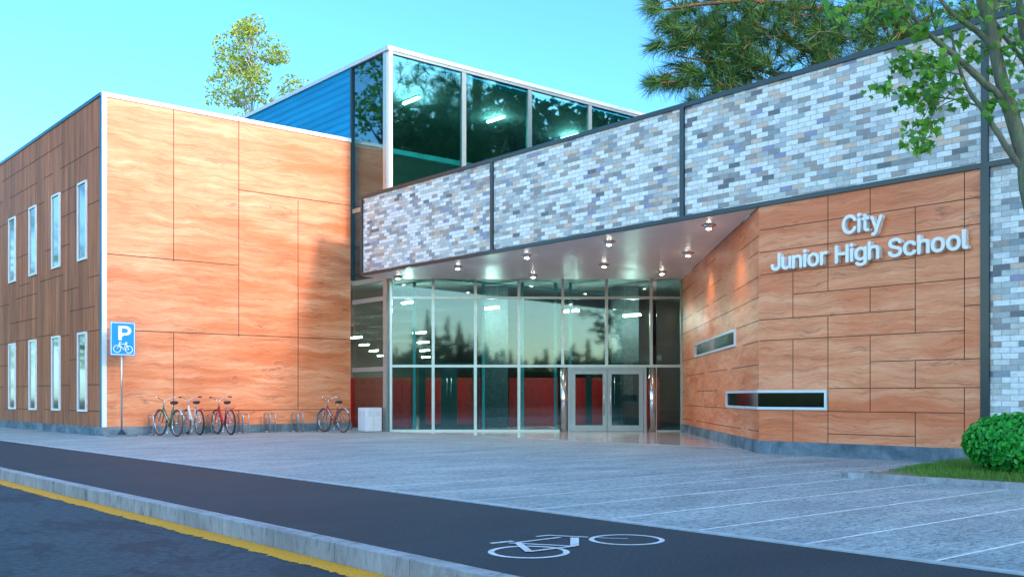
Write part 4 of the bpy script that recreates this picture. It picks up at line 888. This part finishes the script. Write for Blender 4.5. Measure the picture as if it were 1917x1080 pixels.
twig([P(1835,200), P(1810,192), P(1785,186), P(1750,182), P(1725,180), P(1700,172), P(1665,168), P(1635,158)], .012)
twig([P(1815,172), P(1790,165), P(1765,190), P(1745,192), P(1732,215), P(1715,240), P(1705,262)], .009)
twig([P(1790,186), P(1760,200), P(1742,225), P(1738,250)], .007)
twig([P(1800,140), P(1770,135), P(1740,125), P(1710,120), P(1680,112), P(1668,118)], .010)
twig([P(1780,100), P(1760,110), P(1730,100), P(1700,95), P(1690,105)], .008)
twig([P(1745,70), P(1720,60), P(1690,35), P(1660,20), P(1600,10), P(1550,2)], .011)
twig([P(1703,15), P(1670,25), P(1640,30), P(1590,45)], .008)
twig([P(1770,90), P(1775,120), P(1780,150), P(1765,160)], .008)
twig([P(1893,215), P(1875,200), P(1870,190)], .006); twig([P(1905,100,11.4), P(1890,140), P(1895,180), P(1905,200)], .008)
twig([P(1862,40,11.4), P(1880,60), P(1900,70), P(1915,90)], .008); twig([P(1858,88), P(1840,95), P(1825,105), P(1810,100)], .008)
twig([P(1785,28), P(1800,50), P(1795,70)], .006); twig([P(1862,240), P(1850,215), P(1848,190)], .005)
tr.build('trunk', M['bark'], mt)
lf = MB()
def leaves_at(c, rad, n, size=(.066,.112)):
    for _ in range(n):
        v = rv(); p = Vector(c)+Vector((v.x*rad[0], v.y*rad[0], v.z*rad[1]))*1.5
        nn = Vector((-.55, -.6, .5))+rv()*.9; tip = Vector((rnd.uniform(-.6,.6), rnd.uniform(-.6,.6), -1))
        maple_leaf(lf, p-base, rnd.uniform(*size), nn, tip)
PXM = DM/F
for cx_, cy_, rx, ry, n in ((1660,168,28,14,15),(1690,178,25,14,13),(1720,168,25,14,15),(1735,182,18,10,9),(1708,192,12,8,4),(1722,197,10,6,3),(1650,160,14,8,4),
    (1712,232,16,10,9),(1735,240,16,14,10),(1722,262,22,16,13),(1705,275,12,9,7),(1730,277,10,8,6),(1697,244,10,8,4),
    (1700,110,26,22,19),(1735,110,30,24,26),(1765,130,26,20,19),(1680,122,18,14,8),(1775,95,24,18,16),(1740,142,22,12,10),(1790,70,22,14,9),(1757,158,14,8,5),(1800,165,12,8,3),
    (1720,60,20,12,6),(1745,52,22,12,8),(1690,30,26,14,9),(1640,20,40,18,13),(1590,28,34,26,16),(1610,8,50,12,14),(1570,10,25,12,8),(1700,5,30,10,9),(1770,20,30,16,9),(1820,30,24,20,8),(1850,60,22,16,7),
    (1865,120,16,24,7),(1885,75,22,18,9),(1905,45,16,20,7),(1880,150,14,14,5),(1900,170,16,18,7),(1912,205,8,10,3),(1893,120,14,20,6),(1848,195,10,14,3),(1855,212,8,6,2),(1905,100,14,20,6),(1830,85,22,16,7),(1880,20,30,16,9),(1810,105,18,12,6)):
    leaves_at(P(cx_, cy_, DM+rnd.uniform(-.35,.25)), (rx*PXM, ry*PXM), int(n*1.05))
for tw in TW_:
    for p in tw[2:]: leaves_at(p, (.09,.06), 2)
for _ in range(110):   # the crown above the frame
    c = P(rnd.uniform(1640, 2150), rnd.uniform(-480, -40), DM+rnd.uniform(-1.3, 1.3)); leaves_at(c, (.35,.3), 18)
for _ in range(14): leaves_at(P(rnd.uniform(1935, 2150), rnd.uniform(-40, 190), DM+rnd.uniform(-1., 1.)), (.3,.25), 10)
lf.build('crown', M['maple'], mt)
# --- pine behind the canopy
pb = Vector((*cf(12.2, 31.5), 0)); pn = empty('pine_tree', pb, label='large long-needled pine tree standing behind the brick canopy', cat='tree')
tk = MB(); nd = MB()
def tube_l(mb, pts, r0, r1, n=7):
    q = [Vector(p)-pb for p in pts]; k = len(q); mb.tube(q, [r0+(r1-r0)*i/(k-1) for i in range(k)], n)
def Q(px, py, D=30): return at(px, py, D)
tube_l(tk, [pb, pb+Vector((0,0,6)), Q(1690,60,31), Q(1660,-60,31), Q(1640,-220,31), Q(1620,-420,31)], .38, .10, 12)
LB = [([Q(1690,70,31), Q(1640,110,30.5), Q(1575,118,30), Q(1500,92,30), Q(1445,62,29.5), Q(1400,40,29)], .13),
      ([Q(1575,118,30), Q(1520,135,30), Q(1450,140,30), Q(1380,120,29.5), Q(1320,115,29), Q(1265,105,29)], .08),
      ([Q(1500,160,30.5), Q(1420,165,30), Q(1340,160,29.5), Q(1280,162,29), Q(1235,155,29)], .06),
      ([Q(1690,0,31), Q(1600,20,30.5), Q(1500,15,30), Q(1400,0,29), Q(1300,10,29), Q(1240,20,29)], .12),
      ([Q(1690,-20,31), Q(1600,-60,30.5), Q(1480,-50,30), Q(1350,-30,29)], .12),
      ([Q(1660,40,31), Q(1700,55,32), Q(1760,20,32), Q(1850,30,32), Q(1930,60,32)], .09),
      ([Q(1680,0,31), Q(1705,60,31.5), Q(1700,100,31.5)], .10),
      ([Q(1680,-20,31), Q(1760,-50,32), Q(1880,-60,32)], .10)]
for b_, r in LB: tube_l(tk, b_, r, r*.25)
def tuft(p, d, L, n=48):
    d = d.normalized()
    for _ in range(n):
        v = (d*rnd.uniform(.25, 1.)+rv()*.75).normalized(); s = v.cross(rv()).normalized()*.0075; o = p-pb-d*rnd.uniform(0, .25); b = len(nd.v); l = L*rnd.uniform(.6, 1)
        mid_ = o+v*l*.5+Vector((0,0,-.02))
        nd.v += [tuple(o-s), tuple(o+s), tuple(mid_+s*.9), tuple(mid_-s*.9), tuple(o+v*l+Vector((0,0,-.05*l)))]
        nd.f += [(b, b+1, b+2, b+3), (b+3, b+2, b+4)]; nd.m += [0, 0]; nd.sm += [False, False]
reg = [(1440,60,150,60,95),(1330,40,90,50,50),(1560,40,110,60,60),(1500,150,120,36,44),(1340,128,70,40,42),(1265,60,45,40,22),(1270,140,38,22,18),(1228,150,16,8,6),(1225,10,16,14,7),(1225,85,8,8,2),
       (1660,50,70,50,30),(1600,100,80,30,26),(1750,40,70,40,20),(1860,20,70,40,20),(1420,-60,200,60,60),(1700,-80,200,70,70),(1400,180,60,18,20),(1320,190,40,14,14),(1380,110,60,60,30)]
for cx_, cy_, rx, ry, n in reg:
    for _ in range(int(n*1.35)):
        a = rnd.uniform(0, 2*PI); r = rnd.random()**.5
        D = 29.8+rnd.uniform(-1.6, 1.8); p = at(cx_+rx*r*math.cos(a), cy_+ry*r*math.sin(a), D)
        d = Vector((-.25+rnd.uniform(-.6,.6), rnd.uniform(-.6,.6), .35+rnd.uniform(-.6,.5)))
        if cx_ < 1290: d = Vector((-.5, .45, -.15))+rv()*.4
        tuft(p, d, rnd.uniform(.5, .8))
        if rnd.random() < .3: q = p-d.normalized()*.45+rv()*.15; tk.tube([p-pb, q-pb], [.014, .024], 4, cap=False)
# upper crown, above the frame
for _ in range(260):
    h = rnd.random(); p = at(1620, -120, 31)+Vector((rnd.gauss(0,1)*(3.4-2.4*h), rnd.gauss(0,1)*(3.4-2.4*h), h*7.5-.5)); tuft(p, rv()+Vector((0,0,.4)), .7, 16)
tk.build('trunk', M['pbark'], pn); nd.build('crown', M['needle'], pn)
# --- generic broad tree
def tree(name, loc, H, cw, cz0, n, leafmat, barkmat, s, label, cat='tree', group=None, trunk=.25, clumps=40, shape=1., asp=.6, seed=1, droop=0.):
    R = random.Random(seed); t = empty(name, loc, label=label, cat=cat, group=group)
    tk = MB(); top = Vector((R.uniform(-.3,.3), R.uniform(-.3,.3), H*.93))
    tk.tube([(0,0,-.3), (0,0,H*.3), top*.6+Vector((.1,0,0)), top], [trunk, trunk*.75, trunk*.45, trunk*.1], 9)
    lm = MB(); cs = []
    for i in range(clumps):
        h = R.random(); z = cz0+(H-cz0)*h; prof = (math.sin(PI*min(1, max(.04, h*.88+.10)))**.7)*shape
        a = R.uniform(0, 2*PI); r = cw*prof*R.random()**.45
        c = Vector((r*math.cos(a), r*math.sin(a), z)); cs.append((c, R.uniform(.55, 1.15)))
        tk.tube([(0, 0, max(H*.25, z-r*.8-.4)), Vector((c.x*.55, c.y*.55, z-r*.28)), c], [trunk*.22, trunk*.13, trunk*.03], 4, cap=False)
    per = n//clumps; sv = rnd.getstate(); rnd.seed(seed)
    for c, k in cs:
        cr = cw*.34*k
        for _ in range(int(per*k)):
            v = rv(); v = v*(v.length**-.35)
            quadleaf(lm, c+Vector((v.x*cr, v.y*cr, v.z*cr*.7-droop*abs(v.x)*cr)), s*rnd.uniform(.6, 1.25), asp)
    rnd.setstate(sv)
    tk.build('trunk', barkmat, t); lm.build('crown', leafmat, t); return t
# birch behind the left wing
D = 58; p = at(472, 700, D)
tree('birch_tree', (p.x, p.y, 0), (742-42)/F*D+EYE, 2.75, 14.2, 9500, M['birch'], M['bbark'], .10, 'slender birch with yellow-green leaves rising behind the left wing roof', trunk=.17, clumps=52, seed=17, shape=1., droop=.4)
p = at(566, 700, 66)
tree('birch_tree', (p.x, p.y, 0), (742-158)/F*66+EYE, 1.5, 15, 1500, M['birch'], M['bbark'], .09, 'tip of a smaller birch just showing over the tower roof edge', trunk=.13, clumps=24, seed=13)
# unseen trees: some mirrored in glass, a row added to shade ground and wall
SPOT = [(38,8,19,5.5),(45,13,20,6),(50,4,22,6.5),(35,-3,19,5),(56,14,22,6.5),(62,22,20,6),(3,-18,24,5.5),(10,-17,25,6),(17,-16,25,6),(23,-18,21,6),(33,-15,20,6),(41,-9,22,7),(48,-2,21,7),(52,-16,24,7.5),(60,0,22,7),(-1,-22,17,5)]
LB_ = ['dark green tree behind the school right part, %s' % k for k in ('nearest the pine','second from the pine','the tallest','closest to the street','fourth','farthest')]+['spreading dark green tree across the street, %s in the row' % k for k in ('second','third','fourth','fifth','sixth','seventh','eighth','ninth','last','first')]
for i, (x, y, h, cw_) in enumerate(SPOT):
    tree('broadleaf_tree', (x, y, -.3), h, cw_, h*.16, 4600, M['dleaf'], M['dbark'], .34, LB_[i], group='trees round the right side of the school' if i < 6 else 'street trees opposite the school', trunk=.35, clumps=58, seed=20+i)
for i, (x, y, h, cw_) in enumerate([(1,52,23,6.5),(-6,58,24,6.5),(-14,74,20,6),(-24,52,15,5),(0,84,20,6.5),(-14,40,11,4)]):
    tree('park_tree', (x, y, -.3), h, cw_, h*.15, 6500, M['dleaf' if i % 2 else 'maple'], M['dbark'], .19, 'leafy tree beyond the left wing, %s from the street' % ('a tall one nearest the corner','a tall one close to the corner','third','second','fourth','nearest')[i], group='trees beyond the left wing', trunk=.3, clumps=44, seed=40+i)
# far woodland behind the camera
fm = MB(); R = random.Random(5)
for k in range(330):
    X = -95+k*.6+R.uniform(-1, 1); Y = -58-R.uniform(0, 22); x, y = cf(X, Y)
    bump_ = 4.6*math.exp(-((X+9)/4.)**2)+2.*math.exp(-((X-14)/5)**2); h = R.uniform(5.8, 8.0)+bump_
    for _ in range(110):
        q = R.random(); r = (1-q)*R.uniform(1.6, 2.6)*R.random()**.4; a = R.uniform(0, 2*PI)
        quadleaf(fm, Vector((x+r*math.cos(a), y+r*math.sin(a), -.3+h*q)), .5*(1.1-q*.6), .8)
    for _ in range(30): quadleaf(fm, Vector((x+R.uniform(-1.5,1.5), y+R.uniform(-1.5,1.5), R.uniform(-.3, h*.72))), .7, .9)
# roadside hedge and trees on the far side of the street
R = random.Random(31)
for i, (y0, y1) in enumerate(((-6, 12), (12.4, 32), (32.4, 56))):
    hb_ = empty('hedge', (-9.2, y0, -.3), label='clipped green hedge across the road, %s section' % ('nearest', 'middle', 'far')[i], cat='hedge', group='hedge sections across the road')
    hm = MB()
    for _ in range(int((y1-y0)*420)):
        quadleaf(hm, Vector((R.uniform(-.6,.6)*(1 if R.random()<.5 else 1.0), R.uniform(0, y1-y0), R.uniform(0, 2.6)+.15*math.sin(_))), .10, .7)
    hm.box(-.42, .42, .1, y1-y0-.1, 0, 2.35, 1)
    hm.build('foliage', [M['maple'], M['dleaf']], hb_)
tag(fm.build('woodland', M['dleaf']), 'dark conifer woodland edge far across the road', 'woodland', kind='stuff')
# --- clipped bush
bc2 = Vector((*cf(6.95, 13.55), .05)); bs = empty('round_bush', bc2, label='round clipped bush with glossy bright green leaves on the grass strip', cat='bush')
bm_ = MB()
bumps = [(rv().normalized(), rnd.uniform(-.09, .09)) for _ in range(26)]
for _ in range(6200):
    d = rv().normalized()
    if d.z < -.72: continue
    k = 1+sum(a*max(0, d.dot(u))**9 for u, a in bumps); rr = (.93+.10*rnd.random()**2)*k*(1 if rnd.random() < .75 else rnd.uniform(.78, 1))
    p = Vector((d.x*.79*rr, d.y*.79*rr, .38+d.z*.44*rr)); s = rnd.uniform(.030, .044)
    n = (d+rv()*.75).normalized(); u = n.orthogonal().normalized(); u = Quaternion(n, rnd.uniform(0, 2*PI)) @ u; w_ = n.cross(u)
    b = len(bm_.v); L = [(-1,0,0),(-.45,.5,.10),(.3,.6,.12),(.9,.28,0),(1.05,0,-.1),(.9,-.28,0),(.3,-.6,.12),(-.45,-.5,.10)]
    bm_.v.append(tuple(p-n*s*.18)); bm_.v += [tuple(p+u*a*s+w_*c*s+n*e_*s) for a, c, e_ in L]
    for i in range(8): bm_.f.append((b, b+1+i, b+1+(i+1) % 8)); bm_.m.append(0); bm_.sm.append(True)
bm_.build('crown', M['bushleaf'], bs)
st = MB()
for _ in range(30):
    v = rv(); st.tube([(v.x*.08, v.y*.08, -.05), (v.x*.3, v.y*.3, .2), (v.x*.72, v.y*.72, .42+v.z*.3)], [.014, .01, .004], 5)
st.lathe((0,0,0), [(.25,.06), (.54,.14), (.66,.34), (.54,.58), (.3,.69), (.05,.72)], 20, mi=1)
st.build('stem', [M['dbark'], M['dleaf']], bs)
# --- grass
gm = MB(); R = random.Random(9)
def blade(x, y, h, w_=.0035):
    a = R.uniform(0, 2*PI); dx, dy = math.cos(a), math.sin(a); lean = h*R.uniform(.15, .7); b = len(gm.v); z = .05
    px_, py_ = -dy*w_, dx*w_
    gm.v += [(x-px_, y-py_, z), (x+px_, y+py_, z), (x+px_*.7+dx*lean*.35, y+py_*.7+dy*lean*.35, z+h*.6), (x-px_*.7+dx*lean*.35, y-py_*.7+dy*lean*.35, z+h*.6), (x+dx*lean, y+dy*lean, z+h)]
    gm.f += [(b, b+1, b+2, b+3), (b+3, b+2, b+4)]; gm.m += [0, 0]; gm.sm += [False, False]
n = 0
while n < 26000:
    x = 12.45+3.7*R.random(); y = 7.42-5.0*R.random()**1.5
    edge = min(1, (x-12.45)/.35+.15*math.sin(y*5))*min(1, max(0, (x-12.5)/1.0+(7.2-y)/.8-.35))
    if R.random() > edge: continue
    blade(x, y, R.uniform(.04, .12)*(.6+.4*edge)*(1.25 if x > 14.5 else 1)); n += 1
for _ in range(3500): blade(12.5+3.6*R.random(), 2.4-9*R.random(), R.uniform(.05, .12), .006)
tag(gm.build('grass', M['grassm']), 'rough green grass growing on the island', 'grass', kind='stuff')
